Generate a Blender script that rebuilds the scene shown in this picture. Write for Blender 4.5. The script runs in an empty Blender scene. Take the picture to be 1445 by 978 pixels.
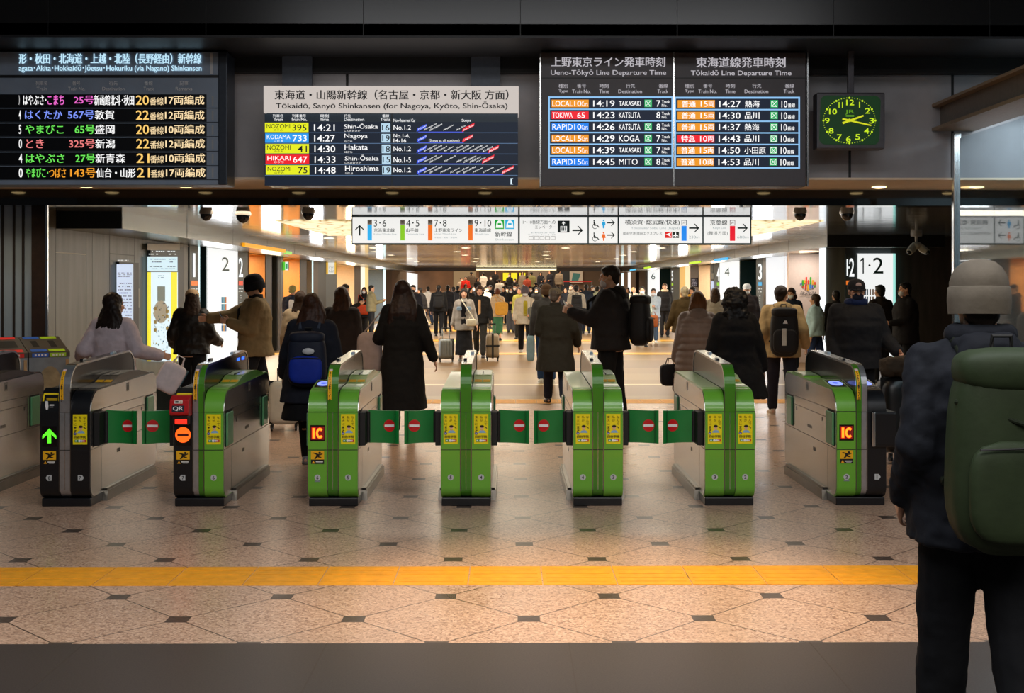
import bpy, math, random
from mathutils import Vector, Matrix
random.seed(7)
SC = bpy.context.scene
COL = SC.collection
PI = math.pi
# ------------------------------------------------------------------ camera, world, light, exposure
FPX = 1706.0; AX = 732.0; HY = 403.0; EYE = 1.67; YAW = 14.0 / FPX
cam = bpy.data.cameras.new('camera'); cam.sensor_fit = 'HORIZONTAL'; cam.sensor_width = 36.0
cam.lens = 36.0 * FPX / 1445.0
cam.shift_x = -(AX - 722.5) / 1445.0
cam.shift_y = -(489.0 - HY) / 1445.0
cam.clip_start = 0.1; cam.clip_end = 300
camo = bpy.data.objects.new('camera', cam); COL.objects.link(camo)
camo.location = (0, 0, EYE); camo.rotation_euler = (PI / 2, 0, -YAW)
SC.camera = camo
SC.view_settings.view_transform = 'Standard'; SC.view_settings.look = 'None'
SC.view_settings.exposure = 0.0; SC.view_settings.gamma = 1.0
SC.view_settings.use_curve_mapping = False
SC.cycles.use_denoising = True
SC.cycles.max_bounces = 8; SC.cycles.diffuse_bounces = 3; SC.cycles.glossy_bounces = 4
SC.cycles.transmission_bounces = 6; SC.cycles.transparent_max_bounces = 8
SC.cycles.caustics_reflective = False; SC.cycles.caustics_refractive = False
SC.cycles.sample_clamp_indirect = 6.0
W = bpy.data.worlds.new('world'); SC.world = W; W.use_nodes = True
W.node_tree.nodes['Background'].inputs[0].default_value = (0.55, 0.6, 0.68, 1)
W.node_tree.nodes['Background'].inputs[1].default_value = 0.05

def area(name, loc, size, energy, color, rot=(0, 0, 0), spread=None):
    l = bpy.data.lights.new(name, 'AREA'); l.shape = 'RECTANGLE'; l.size, l.size_y = size
    l.energy = energy; l.color = color
    if spread: l.spread = spread
    o = bpy.data.objects.new(name, l); COL.objects.link(o); o.location = loc; o.rotation_euler = rot
    return o
def spot(name, loc, energy, color, angle=1.6, blend=0.6, rot=(0, 0, 0), r=0.06):
    l = bpy.data.lights.new(name, 'SPOT'); l.energy = energy; l.color = color
    l.spot_size = angle; l.spot_blend = blend; l.shadow_soft_size = r
    o = bpy.data.objects.new(name, l); COL.objects.link(o); o.location = loc; o.rotation_euler = rot
    return o
WARM = (1.0, 0.72, 0.44); NEUT = (1.0, 0.9, 0.78); COOL = (0.85, 0.93, 1.0)
# ceiling lights of the hall in front of the gates (above and behind the camera)
area('hall_light_rear', (0.9, -1.5, 5.2), (8, 3), 480, (1.0, 0.95, 0.88))
area('hall_light_front', (0.6, 4.2, 5.2), (7, 2), 270, (0.96, 0.97, 1.0))
for i, sx in enumerate((-3.4, -1.4, 0.55, 1.7)):
    spot('hall_downlight', (sx, 6.4, 5.2), (10, 130, 1150, 120)[i], WARM, 0.75, 0.9)
# corridor lights: rows of panels along the ceiling
for i, yy in enumerate((15.5, 26, 32, 38, 46, 56)):
    area('corridor_light', (0.5, yy, 2.6), (8.5, 1.2), (110, 200, 290, 330, 420, 460)[i], (1.0, 0.89, 0.74))
area('stair_light', (0.0, 72, 4.1), (10, 8), 1100, (1.0, 0.75, 0.5))

# ------------------------------------------------------------------ pixel -> world
def ray(px, py):
    a = (px - AX) / FPX; c, s = math.cos(YAW), math.sin(YAW)
    return Vector((s + a * c, c - a * s, (HY - py) / FPX))
def PY(px, py, Y):                       # point seen at a pixel on the plane y = Y
    d = ray(px, py); return Vector((0, 0, EYE)) + d * (Y / d.y)
def PX(px, py, X):                       # ... on the plane x = X
    d = ray(px, py); return Vector((0, 0, EYE)) + d * (X / d.x)
def PZ(px, py, z=0.0):
    d = ray(px, py); return Vector((0, 0, EYE)) + d * ((z - EYE) / d.z)
def XAT(px, Y): return PY(px, HY, Y).x

# ------------------------------------------------------------------ materials
def lin(h):
    h = h.lstrip('#'); r = []
    for i in (0, 2, 4):
        c = int(h[i:i + 2], 16) / 255.0
        r.append(c / 12.92 if c <= 0.04045 else ((c + 0.055) / 1.055) ** 2.4)
    return (r[0], r[1], r[2], 1.0)
_M = {}
def mat(hexc, rough=0.5, metal=0.0, emit=0.0, noise=0.10, scale=30.0, bump=0.0, coat=0.0, stretch=None, spec=0.5):
    key = (hexc, rough, metal, emit, noise, scale, bump, coat, stretch, spec)
    if key in _M: return _M[key]
    m = bpy.data.materials.new('m_' + hexc.strip('#')); m.use_nodes = True
    nt = m.node_tree; b = nt.nodes['Principled BSDF']; L = nt.links
    c = lin(hexc)
    b.inputs['Roughness'].default_value = rough; b.inputs['Metallic'].default_value = metal
    b.inputs['Specular IOR Level'].default_value = spec
    if coat: b.inputs['Coat Weight'].default_value = coat; b.inputs['Coat Roughness'].default_value = 0.06
    if emit:
        b.inputs['Emission Color'].default_value = c; b.inputs['Emission Strength'].default_value = emit
        b.inputs['Base Color'].default_value = (c[0] * .2, c[1] * .2, c[2] * .2, 1)
    elif noise or bump:
        tc = nt.nodes.new('ShaderNodeTexCoord'); mp = nt.nodes.new('ShaderNodeMapping')
        if stretch: mp.inputs['Scale'].default_value = stretch
        nz = nt.nodes.new('ShaderNodeTexNoise'); nz.inputs['Scale'].default_value = scale; nz.inputs['Detail'].default_value = 4
        L.new(tc.outputs['Object'], mp.inputs[0]); L.new(mp.outputs[0], nz.inputs['Vector'])
        rp = nt.nodes.new('ShaderNodeValToRGB')
        rp.color_ramp.elements[0].position = 0.3; rp.color_ramp.elements[1].position = 0.7
        rp.color_ramp.elements[0].color = tuple(x * (1 - noise) for x in c[:3]) + (1,)
        rp.color_ramp.elements[1].color = tuple(min(1, x * (1 + noise)) for x in c[:3]) + (1,)
        L.new(nz.outputs['Fac'], rp.inputs[0]); L.new(rp.outputs[0], b.inputs['Base Color'])
        if bump:
            bp = nt.nodes.new('ShaderNodeBump'); bp.inputs['Strength'].default_value = bump; bp.inputs['Distance'].default_value = 0.01
            L.new(nz.outputs['Fac'], bp.inputs['Height']); L.new(bp.outputs[0], b.inputs['Normal'])
    else:
        b.inputs['Base Color'].default_value = c
    _M[key] = m; return m
def EM(hexc, s=1.0): return mat(hexc, 0.5, 0, s, 0)
def PT(hexc, rough=0.45): return mat(hexc, rough, 0, 0, 0.04, 20)          # print / paint
def CL(hexc, bump=0.35, rough=0.85): return mat(hexc, rough, 0, 0, 0.10, 16, bump, 0, None, 0.25)   # cloth
STEEL = mat('#c3c2bf', 0.24, 1.0, 0, 0.07, 6, 0.02, 0, (1.0, 1.0, 40.0))
STEELD = mat('#77726b', 0.3, 1.0, 0, 0.1, 8)
CHROME = mat('#cfd2d4', 0.18, 1.0, 0, 0.03, 12)
GREEN = mat('#68ad33', 0.33, 0, 0, 0.03, 4, 0, 0.35)
GREEND = mat('#3f8018', 0.3, 0, 0, 0.03, 4, 0, 0.35)
BLACKG = mat('#07080a', 0.07, 0, 0, 0.02, 6, 0, 0.5)
BLACKP = mat('#101216', 0.32, 0, 0, 0.1, 12)
BLACKM = mat('#0b0b0c', 0.6, 0, 0, 0.1, 20)
SILV = mat('#b7b9bd', 0.34, 0.85, 0, 0.1, 18)
FLAP = mat('#0a7a34', 0.42, 0, 0, 0.06, 9, 0.12, 0.2)
FOLD = mat('#5f9d6c', 0.35, 0, 0, 0.06, 9, 0.05, 0.2)
RED = PT('#c8141c'); WHITE = PT('#f2f2f0'); YEL = PT('#f4dc14'); INK = PT('#14161a'); AMBER = PT('#f0b414')

# ------------------------------------------------------------------ mesh collector
_TX = {}
def text_mesh(s, bold=0.0):
    bold = 0.0 if any(ord(ch) > 0x2E80 for ch in s) else (0.0 if 'M' in s and bold < .025 else bold * .45)
    k = (s, bold)
    if k not in _TX:
        c = bpy.data.curves.new('glyphs', 'FONT'); c.body = s; c.size = 1.0; c.resolution_u = 3; c.offset = bold
        o = bpy.data.objects.new('glyphs', c); me = bpy.data.meshes.new_from_object(o)
        v = [(p.co.x, p.co.y) for p in me.vertices]; f = [tuple(p.vertices) for p in me.polygons]
        bpy.data.objects.remove(o); bpy.data.curves.remove(c); bpy.data.meshes.remove(me)
        xs = [a for a, b in v] or [0, 1]; ys = [b for a, b in v] or [0, 1]
        x0, x1, y0, y1 = min(xs), max(xs), min(ys), max(ys)
        _TX[k] = ([((a - x0) / max(1e-6, x1 - x0), (b - y0) / max(1e-6, y1 - y0)) for a, b in v], f, (x1 - x0) / max(1e-6, y1 - y0))
    return _TX[k]
class MB:
    def __init__(s): s.v = []; s.f = []; s.fm = []; s.mats = []
    def mi(s, m):
        if m not in s.mats: s.mats.append(m)
        return s.mats.index(m)
    def add(s, vs, fs, m):
        n = len(s.v); s.v += [tuple(p) for p in vs]; k = s.mi(m)
        for f in fs: s.f.append(tuple(i + n for i in f)); s.fm.append(k)
        return s
    def box(s, x0, x1, y0, y1, z0, z1, m):
        return s.add([(x, y, z) for x in (x0, x1) for y in (y0, y1) for z in (z0, z1)],
                     [(0, 1, 3, 2), (4, 6, 7, 5), (0, 4, 5, 1), (2, 3, 7, 6), (0, 2, 6, 4), (1, 5, 7, 3)], m)
    def quad(s, a, b, c, d, m): return s.add([a, b, c, d], [(0, 1, 2, 3)], m)
    def prism(s, prof, x0, x1, m, me=None):          # prof: (y, z) loop extruded along x
        n = len(prof); k = len(s.v)
        s.v += [(x0, y, z) for y, z in prof] + [(x1, y, z) for y, z in prof]
        a = s.mi(m); b = s.mi(me or m)
        for i in range(n):
            j = (i + 1) % n; s.f.append((k + i, k + j, k + n + j, k + n + i)); s.fm.append(a)
        s.f.append(tuple(k + i for i in reversed(range(n)))); s.fm.append(b)
        s.f.append(tuple(k + n + i for i in range(n))); s.fm.append(b)
        return s
    def loft(s, rings, m, caps=True, closed=True):
        n = len(rings[0]); k = len(s.v); a = s.mi(m)
        for r in rings: s.v += [tuple(p) for p in r]
        for i in range(len(rings) - 1):
            for j in range(n if closed else n - 1):
                q = (j + 1) % n
                s.f.append((k + i * n + j, k + i * n + q, k + (i + 1) * n + q, k + (i + 1) * n + j)); s.fm.append(a)
        if caps and closed:
            s.f.append(tuple(k + j for j in reversed(range(n)))); s.fm.append(a)
            e = k + (len(rings) - 1) * n; s.f.append(tuple(e + j for j in range(n))); s.fm.append(a)
        return s
    def tube(s, path, r, m, n=8, caps=True):
        path = [Vector(p) for p in path]; rings = []; up = Vector((0, 0, 1))
        for i, p in enumerate(path):
            t = (path[min(i + 1, len(path) - 1)] - path[max(i - 1, 0)]).normalized()
            u = t.cross(up if abs(t.dot(up)) < 0.95 else Vector((0, 1, 0))).normalized(); w = u.cross(t)
            rr = r[i] if isinstance(r, (list, tuple)) else r
            rings.append([p + u * (math.cos(2 * PI * k / n) * rr) + w * (math.sin(2 * PI * k / n) * rr) for k in range(n)])
        return s.loft(rings, m, caps)
    def cyl(s, c, axis, r, h, m, n=20, r2=None):
        c = Vector(c); a = {'x': Vector((1, 0, 0)), 'y': Vector((0, 1, 0)), 'z': Vector((0, 0, 1))}[axis]
        return s.tube([c, c + a * h], [r, r if r2 is None else r2], m, n)
    def ell(s, c, r, m, n=12, k=8, e=1.0):
        c = Vector(c); rings = []
        for i in range(k + 1):
            t = -PI / 2 + PI * min(max(i / k, 0.02), 0.98); ct = math.cos(t) ** e; st = math.copysign(abs(math.sin(t)) ** e, t)
            ring = []
            for j in range(n):
                a = 2 * PI * j / n
                ca = math.copysign(abs(math.cos(a)) ** e, math.cos(a)); sa = math.copysign(abs(math.sin(a)) ** e, math.sin(a))
                ring.append(c + Vector((r[0] * ct * ca, r[1] * ct * sa, r[2] * st)))
            rings.append(ring)
        return s.loft(rings, m)
    def disc(s, o, u, w, r, m, n=28, r2=None):        # flat disc with axes u, w
        o, u, w = Vector(o), Vector(u), Vector(w)
        return s.add([o + u * (math.cos(2 * PI * i / n) * r) + w * (math.sin(2 * PI * i / n) * (r2 or r)) for i in range(n)], [tuple(range(n))], m)
    def ring(s, o, u, w, r0, r1, m, n=32):
        o, u, w = Vector(o), Vector(u), Vector(w); vs = []; fs = []
        for i in range(n):
            d = u * math.cos(2 * PI * i / n) + w * math.sin(2 * PI * i / n); vs += [o + d * r0, o + d * r1]
        for i in range(n):
            j = (i + 1) % n; fs.append((2 * i, 2 * i + 1, 2 * j + 1, 2 * j))
        return s.add(vs, fs, m)
    def text(s, txt, fn, m, bold=0.0):                # fn(u, v) maps the unit box to space
        v, f, asp = text_mesh(txt, bold)
        return s.add([fn(a, b) for a, b in v], f, m)
    def build(s, name, parent=None, smooth=None, bevel=0, loc=None, segs=2):
        me = bpy.data.meshes.new(name); me.from_pydata(s.v, [], s.f); me.update()
        for m in s.mats: me.materials.append(m)
        me.polygons.foreach_set('material_index', s.fm)
        o = bpy.data.objects.new(name, me); COL.objects.link(o)
        if smooth:
            me.polygons.foreach_set('use_smooth', [True] * len(me.polygons)); me.set_sharp_from_angle(angle=math.radians(smooth))
        if bevel:
            b = o.modifiers.new('bevel', 'BEVEL'); b.width = bevel; b.segments = segs; b.limit_method = 'ANGLE'; b.angle_limit = 0.6
        if parent: o.parent = parent
        if loc: o.location = loc
        return o
def tag(o, label=None, cat=None, group=None, kind=None):
    if label: o['label'] = label
    if cat: o['category'] = cat
    if group: o['group'] = group
    if kind: o['kind'] = kind
    return o
def empty(name, loc=(0, 0, 0), rz=0.0, label=None, cat=None, group=None):
    o = bpy.data.objects.new(name, None); COL.objects.link(o); o.location = loc; o.rotation_euler = (0, 0, rz)
    o.empty_display_size = 0.1
    return tag(o, label, cat, group)
def struct(name, mb, **k):
    o = mb.build(name, **k); o['kind'] = 'structure'; return o
def arc(cy, cz, ry, rz, a0, a1, n=8):
    return [(cy + ry * math.cos(math.radians(a0 + (a1 - a0) * i / n)), cz + rz * math.sin(math.radians(a0 + (a1 - a0) * i / n))) for i in range(n + 1)]
# ================================================================== SETTING
ZC = 2.65; ZS = 2.69; YW = 11.4; YH = 12.6; ZH = 2.505; YF = 10.4; ZF = 3.82
XL = -5.96; XR = 7.0; BL = -5.1; BR = 6.17; ZB = 2.42; YEND = 66.0
def math_node(nt, op, a, b=None, c=None):
    n = nt.nodes.new('ShaderNodeMath'); n.operation = op
    for i, x in enumerate((a, b, c)):
        if x is None: continue
        if isinstance(x, (int, float)): n.inputs[i].default_value = x
        else: nt.links.new(x, n.inputs[i])
    return n.outputs[0]
def mixc(nt, fac, a, b):
    n = nt.nodes.new('ShaderNodeMix'); n.data_type = 'RGBA'
    nt.links.new(fac, n.inputs['Factor'])
    for k, x in ((6, a), (7, b)):
        if isinstance(x, tuple): n.inputs[k].default_value = x
        else: nt.links.new(x, n.inputs[k])
    return n.outputs[2]
def floor_material():
    m = bpy.data.materials.new('terrazzo_tiles'); m.use_nodes = True; nt = m.node_tree; b = nt.nodes['Principled BSDF']; L = nt.links
    g = nt.nodes.new('ShaderNodeTexCoord'); sp = nt.nodes.new('ShaderNodeSeparateXYZ'); L.new(g.outputs['Object'], sp.inputs[0])
    P = 0.877
    u = math_node(nt, 'DIVIDE', math_node(nt, 'SUBTRACT', sp.outputs[0], 0.10), P)
    v = math_node(nt, 'DIVIDE', math_node(nt, 'SUBTRACT', sp.outputs[1], 6.06), P)
    a = math_node(nt, 'ADD', u, v); c = math_node(nt, 'SUBTRACT', u, v)
    da = math_node(nt, 'SUBTRACT', a, math_node(nt, 'ROUND', a)); dc = math_node(nt, 'SUBTRACT', c, math_node(nt, 'ROUND', c))
    line = math_node(nt, 'LESS_THAN', math_node(nt, 'MINIMUM', math_node(nt, 'ABSOLUTE', da), math_node(nt, 'ABSOLUTE', dc)), 0.0065)
    du = math_node(nt, 'ABSOLUTE', math_node(nt, 'MULTIPLY', math_node(nt, 'ADD', da, dc), 0.5))
    dv = math_node(nt, 'ABSOLUTE', math_node(nt, 'MULTIPLY', math_node(nt, 'SUBTRACT', da, dc), 0.5))
    ins = math_node(nt, 'LESS_THAN', math_node(nt, 'MAXIMUM', du, dv), 0.064)
    n1 = nt.nodes.new('ShaderNodeTexVoronoi'); n1.inputs['Scale'].default_value = 95; L.new(g.outputs['Object'], n1.inputs['Vector'])
    rp = nt.nodes.new('ShaderNodeValToRGB'); e = rp.color_ramp.elements
    e[0].position = 0.0; e[0].color = lin('#8f6e5a'); e[1].position = 1.0; e[1].color = lin('#dcbda4')
    k = rp.color_ramp.elements.new(0.25); k.color = lin('#b9977f'); k = rp.color_ramp.elements.new(0.7); k.color = lin('#caa88f')
    sc = nt.nodes.new('ShaderNodeSeparateColor'); L.new(n1.outputs['Color'], sc.inputs[0]); L.new(sc.outputs[0], rp.inputs[0])
    n2 = nt.nodes.new('ShaderNodeTexNoise'); n2.inputs['Scale'].default_value = 1.3; n2.inputs['Detail'].default_value = 3; L.new(g.outputs['Object'], n2.inputs['Vector'])
    rp2 = nt.nodes.new('ShaderNodeValToRGB'); rp2.color_ramp.elements[0].color = (.82, .82, .82, 1); rp2.color_ramp.elements[1].color = (1.08, 1.06, 1.04, 1)
    L.new(n2.outputs['Fac'], rp2.inputs[0])
    mu = nt.nodes.new('ShaderNodeMix'); mu.data_type = 'RGBA'; mu.blend_type = 'MULTIPLY'; mu.inputs['Factor'].default_value = 1
    L.new(rp.outputs[0], mu.inputs[6]); L.new(rp2.outputs[0], mu.inputs[7])
    col = mixc(nt, ins, mu.outputs[2], lin('#4d4038')); col = mixc(nt, math_node(nt, 'MULTIPLY', line, 0.9), col, lin('#40332a'))
    L.new(col, b.inputs['Base Color'])
    b.inputs['Roughness'].default_value = 0.3
    L.new(math_node(nt, 'MULTIPLY_ADD', n2.outputs['Fac'], 0.22, 0.2), b.inputs['Roughness'])
    return m
def stripe_floor_material():
    m = bpy.data.materials.new('polished_banded_stone'); m.use_nodes = True; nt = m.node_tree; b = nt.nodes['Principled BSDF']; L = nt.links
    g = nt.nodes.new('ShaderNodeTexCoord'); sp = nt.nodes.new('ShaderNodeSeparateXYZ'); L.new(g.outputs['Object'], sp.inputs[0])
    y = sp.outputs[1]
    def band(y0, y1):
        return math_node(nt, 'MULTIPLY', math_node(nt, 'GREATER_THAN', y, y0), math_node(nt, 'LESS_THAN', y, y1))
    n1 = nt.nodes.new('ShaderNodeTexNoise'); n1.inputs['Scale'].default_value = 60; n1.inputs['Detail'].default_value = 6; L.new(g.outputs['Object'], n1.inputs['Vector'])
    rp = nt.nodes.new('ShaderNodeValToRGB'); rp.color_ramp.elements[0].position = .3; rp.color_ramp.elements[1].position = .7
    rp.color_ramp.elements[0].color = lin('#80643f'); rp.color_ramp.elements[1].color = lin('#a08055'); L.new(n1.outputs['Fac'], rp.inputs[0])
    col = rp.outputs[0]
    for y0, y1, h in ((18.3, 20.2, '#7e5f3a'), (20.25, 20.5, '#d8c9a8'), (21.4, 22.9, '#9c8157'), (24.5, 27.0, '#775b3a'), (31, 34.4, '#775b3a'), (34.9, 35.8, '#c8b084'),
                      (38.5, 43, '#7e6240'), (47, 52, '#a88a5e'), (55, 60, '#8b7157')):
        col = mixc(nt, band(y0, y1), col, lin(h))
    L.new(col, b.inputs['Base Color']); b.inputs['Roughness'].default_value = 0.34; b.inputs['Specular IOR Level'].default_value = .3
    return m
def ceiling_material(metal, hexc, gap):
    m = bpy.data.materials.new('polished_metal_slats'); m.use_nodes = True; nt = m.node_tree; b = nt.nodes['Principled BSDF']; L = nt.links
    g = nt.nodes.new('ShaderNodeTexCoord'); sp = nt.nodes.new('ShaderNodeSeparateXYZ'); L.new(g.outputs['Object'], sp.inputs[0])
    fr = math_node(nt, 'FRACT', math_node(nt, 'DIVIDE', sp.outputs[1], 1.15))
    ln = math_node(nt, 'LESS_THAN', fr, gap)
    col = mixc(nt, ln, lin(hexc), lin('#3a3936')); L.new(col, b.inputs['Base Color'])
    b.inputs['Metallic'].default_value = metal; b.inputs['Specular IOR Level'].default_value = .9; b.inputs['Roughness'].default_value = 0.1
    nz = nt.nodes.new('ShaderNodeTexNoise'); nz.inputs['Scale'].default_value = 1.6; L.new(g.outputs['Object'], nz.inputs['Vector'])
    bp = nt.nodes.new('ShaderNodeBump'); bp.inputs['Strength'].default_value = 0.1; bp.inputs['Distance'].default_value = 0.03
    L.new(nz.outputs['Fac'], bp.inputs['Height']); L.new(bp.outputs[0], b.inputs['Normal'])
    return m
def glow_material():                              # luminous net pattern of the ceiling light panel
    m = bpy.data.materials.new('luminous_net_panel'); m.use_nodes = True; nt = m.node_tree; b = nt.nodes['Principled BSDF']; L = nt.links
    g = nt.nodes.new('ShaderNodeTexCoord'); vo = nt.nodes.new('ShaderNodeTexVoronoi'); vo.feature = 'DISTANCE_TO_EDGE'; vo.inputs['Scale'].default_value = 3.2
    L.new(g.outputs['Object'], vo.inputs['Vector'])
    rp = nt.nodes.new('ShaderNodeValToRGB'); e = rp.color_ramp.elements
    e[0].position = 0.0; e[0].color = lin('#a5834a'); e[1].position = 0.09; e[1].color = lin('#fff0c4'); L.new(vo.outputs['Distance'], rp.inputs[0])
    L.new(rp.outputs[0], b.inputs['Emission Color']); b.inputs['Emission Strength'].default_value = 1.15
    b.inputs['Base Color'].default_value = (.2, .18, .12, 1)
    return m
FLOORM = floor_material(); CEILM = ceiling_material(.6, '#aebccc', .03); CEILF = ceiling_material(.0, '#e6edf2', .07)
struct('floor', MB().quad((-12, 5.65, 0), (12, 5.65, 0), (12, 17.2, 0), (-12, 17.2, 0), FLOORM))
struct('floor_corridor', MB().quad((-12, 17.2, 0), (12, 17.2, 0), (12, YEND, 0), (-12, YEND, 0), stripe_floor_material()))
GRAN = mat('#423a36', 0.4, 0, 0, 0.35, 130)
gm = MB().quad((-12, -6, 0), (12, -6, 0), (12, 5.65, 0), (-12, 5.65, 0), GRAN)
for i in range(-8, 9): gm.box(0.28 + i * 1.13 - .003, 0.28 + i * 1.13 + .003, 2, 5.65, -.01, .0008, PT('#453c35'))
struct('floor_granite', gm)
TACT = mat('#eaa023', 0.5, 0, 0, 0.12, 14, 0.05)
def tactile(name, y0, y1, x0, x1, step, ph, label):
    mb = MB(); k = math.ceil((x0 - ph) / step); x = ph + k * step
    while x < x1:
        mb.box(x + .003, x + step - .003, y0, y1, -.01, .003, TACT)
        w = (y1 - y0)
        for j in range(4): mb.box(x + .025, x + step - .025, y0 + w * (.16 + .2 * j), y0 + w * (.24 + .2 * j), .002, .0045, TACT)
        x += step
    return tag(mb.build(name), label, 'tactile paving')
tactile('tactile_paving', 6.74, 7.18, -5.2, 5.6, 0.4185, 0.19, 'wide yellow tactile paving strip crossing the floor in front of the gates')
tactile('tactile_paving', 17.12, 17.72, -6.0, 7.0, 0.3, 0.1, 'thin yellow tactile paving strip crossing the floor beyond the gates')
GOLD = mat('#f0b428', 0.35, 0, 0, 0.1, 14)
for i, (y0, y1) in enumerate(((29.2, 30.0), (36.2, 37.1), (44.1, 45.4), (54, 55.5))):
    struct('trim_%d' % (i + 1), MB().box(-5.9, 6.9, y0, y1, -.02, .004, GOLD))
# upper storey: granite fascia, dark soffit, panelled wall, lit soffit, black header
FASC = mat('#141312', 0.25, 0, 0, 0.5, 150); DKSOF = mat('#17171a', 0.5, 0, 0, 0.1, 8)
mb = MB().box(-9, 9, YF, YF + .12, ZF, 6.0, FASC)
for i in range(-6, 7): mb.box(i * 1.35 + .1 - .003, i * 1.35 + .1 + .003, YF - .002, YF, ZF, 6, PT('#050505'))
struct('wall_fascia', mb)
struct('ceiling_soffit', MB().box(-9, 9, YF, YW + .3, ZF - .02, ZF + .1, DKSOF).box(-9, 9, YW - .12, YW, ZF - .16, ZF, BLACKM))
WPAN = mat('#a3a2a6', 0.5, 0, 0, 0.08, 5, 0.03)
mb = MB().box(-9, 9, YW, YW + .3, ZS, ZF, WPAN)
for px in (12, 195, 490, 690, 950, 1199, 1344): x = XAT(px, YW); mb.box(x - .012, x + .012, YW - .003, YW, ZS, ZF, PT('#0c0c0d'))
struct('wall_upper', mb)
SOF = mat('#f3dfc4', 0.4, 0, 0, 0.05, 5)
struct('ceiling_ledge', MB().box(-9, 9, YW, YH + .01, ZS - .02, ZS, SOF))
struct('wall_header', MB().box(-9, 9, YH, YH + .25, ZH, ZS, BLACKG))
for k in range(-6, 6):
    x = 0.745 + k * 1.0
    d = empty('ceiling_downlight', (x, 12.2, ZS - .021), label='small round recessed downlight in the ledge above the gates', cat='ceiling light', group='downlights in the ledge over the gates')
    MB().ring((0, 0, -.002), (1, 0, 0), (0, 1, 0), .075, .095, PT('#e8e2d8')).build('trim_ring', d)
    MB().ell((0, 0, -.004), (.072, .072, .014), EM('#ffdc9a', 3.5), 16, 8).build('lamp', d)
    l = spot('downlight', (x, 12.2, ZS - .05), 26, (1, .74, .45), 2.3, .8)
    if k == 3: d['label'] = 'lit downlight in the ledge directly under the square green clock'; del d['group']
# corridor ceiling
mb = MB().box(-9, 9, YH + .25, 18.2, ZC, ZC + .1, CEILM).box(-9, -3.5, 18.2, 23.5, ZC, ZC + .1, CEILM).box(4.75, 9, 18.2, 23.5, ZC, ZC + .1, CEILM)
struct('ceiling', mb); struct('ceiling_slats', MB().box(-9, 9, 23.5, YEND, ZC, ZC + .1, CEILF))
struct('ceiling_light_panel', MB().box(-3.5, 4.75, 18.2, 23.5, ZC - .015, ZC + .03, glow_material()))
area('luminous_ceiling', (0.6, 20.8, 2.6), (7.5, 4.6), 60, (1.0, .86, .62))
n = 0
for Y in (25, 28, 31.5, 35, 39, 44, 50):
    for X in (-3.6, -1.2, 1.4, 3.9):
        d = empty('ceiling_downlight', (X + .3 * math.sin(Y * 3), Y, ZC), label='small lit downlight among the slats of the corridor ceiling', cat='ceiling light', group='downlights in the slatted corridor ceiling')
        MB().disc((0, 0, -.004), (1, 0, 0), (0, -1, 0), .11, EM('#fff0cf', 3.0), 14).build('lamp', d)
        MB().ring((0, 0, -.005), (1, 0, 0), (0, 1, 0), .11, .14, PT('#d8d4cc'), 14).build('trim_ring', d)
# side beams
WOODG = mat('#6f7068', 0.42, 0, 0, 0.2, 7, 0.03, 0, (1, 1, .12)); BEAM = mat('#7f8078', 0.25, 0.7, 0, 0.12, 5, 0, 0, (1, .2, 1))
def beam(name, x0, x1, y0):
    mb = MB().box(x0, x1, y0, YEND, ZB, ZC + .01, BEAM); xf = x0 if x0 > 0 else x1
    s = -1 if x0 > 0 else 1; y = y0 + 3.2
    while y < YEND: mb.box(xf - .003, xf + .003, y - .008, y + .008, ZB, ZC, PT('#26282a')); y += 3.2
    mb.box(x0, x1, y0 - .03, y0, ZB, ZC + .005, PT('#050506', .5))
    return struct(name, mb)
beam('trim_beam_left', XL - .1, BL, 16.0)
beam('trim_beam_right', BR, 8.45, 23.4)
# left wall: plain panelled stretch with door-like seams
mb = MB().box(XL - .12, XL, 15.6, 22.5, 0, ZC, WOODG)
for y in (15.95, 17.1, 17.35, 18.1, 19.3, 19.7, 22.2): mb.box(XL, XL + .002, y - .008, y + .008, 0, ZB, PT('#3d3d38'))
mb.box(XL, XL + .002, 15.95, 17.1, 2.1, 2.115, PT('#c8c4b4')); mb.box(XL, XL + .002, 18.1, 19.3, 2.14, 2.155, PT('#3d3d38'))
struct('wall_left', mb)
# left jamb: steel panels, brown pier and bright edge below the header
JY = 12.9
mb = MB().box(-7.5, XAT(47, JY), JY, JY + .3, 0, ZC, mat('#b4c8d8', 0.3, .4, 0, 0.1, 3, 0.05, 0, (3, 1, .2)))
for px in (4, 20, 33): x = XAT(px, JY); mb.box(x - .012, x + .012, JY - .012, JY, 0, ZC, PT('#2a2422'))
struct('wall_steel_left', mb)
struct('wall_pier_left', MB().box(XAT(47, JY), XAT(67, JY), JY - .05, JY + .03, 0, ZC, mat('#2c1e18', 0.45, 0, 0, 0.3, 14)))
struct('trim_5', MB().box(XAT(67, JY), XAT(70, JY), JY - .06, JY - .03, 0, ZC, CHROME))
# right frontal wall below the black box
YR = 24.2
DKW = mat('#463f3c', 0.5, 0, 0, 0.25, 10, 0.03, 0, (1, 1, .15))
mb = MB().box(XAT(1258, YR), 12, YR, YR + .3, 0, ZC, DKW).box(XAT(1165, YR), XAT(1193, YR), YR, YR + .3, 0, ZC, WOODG)
mb.box(XAT(1193, YR), XAT(1258, YR), YR + .02, YR + .3, 0, ZC, PT('#4c5456'))
mb.box(XAT(1161.5, YR), XAT(1165, YR), YR - .04, YR + .3, 0, ZB, EM('#f4fbff', 1.2))
struct('wall_right_front', mb)
struct('wall_concourse_right', MB().box(9.0, 9.2, 11, YR, 0, ZC, DKW))
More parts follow.
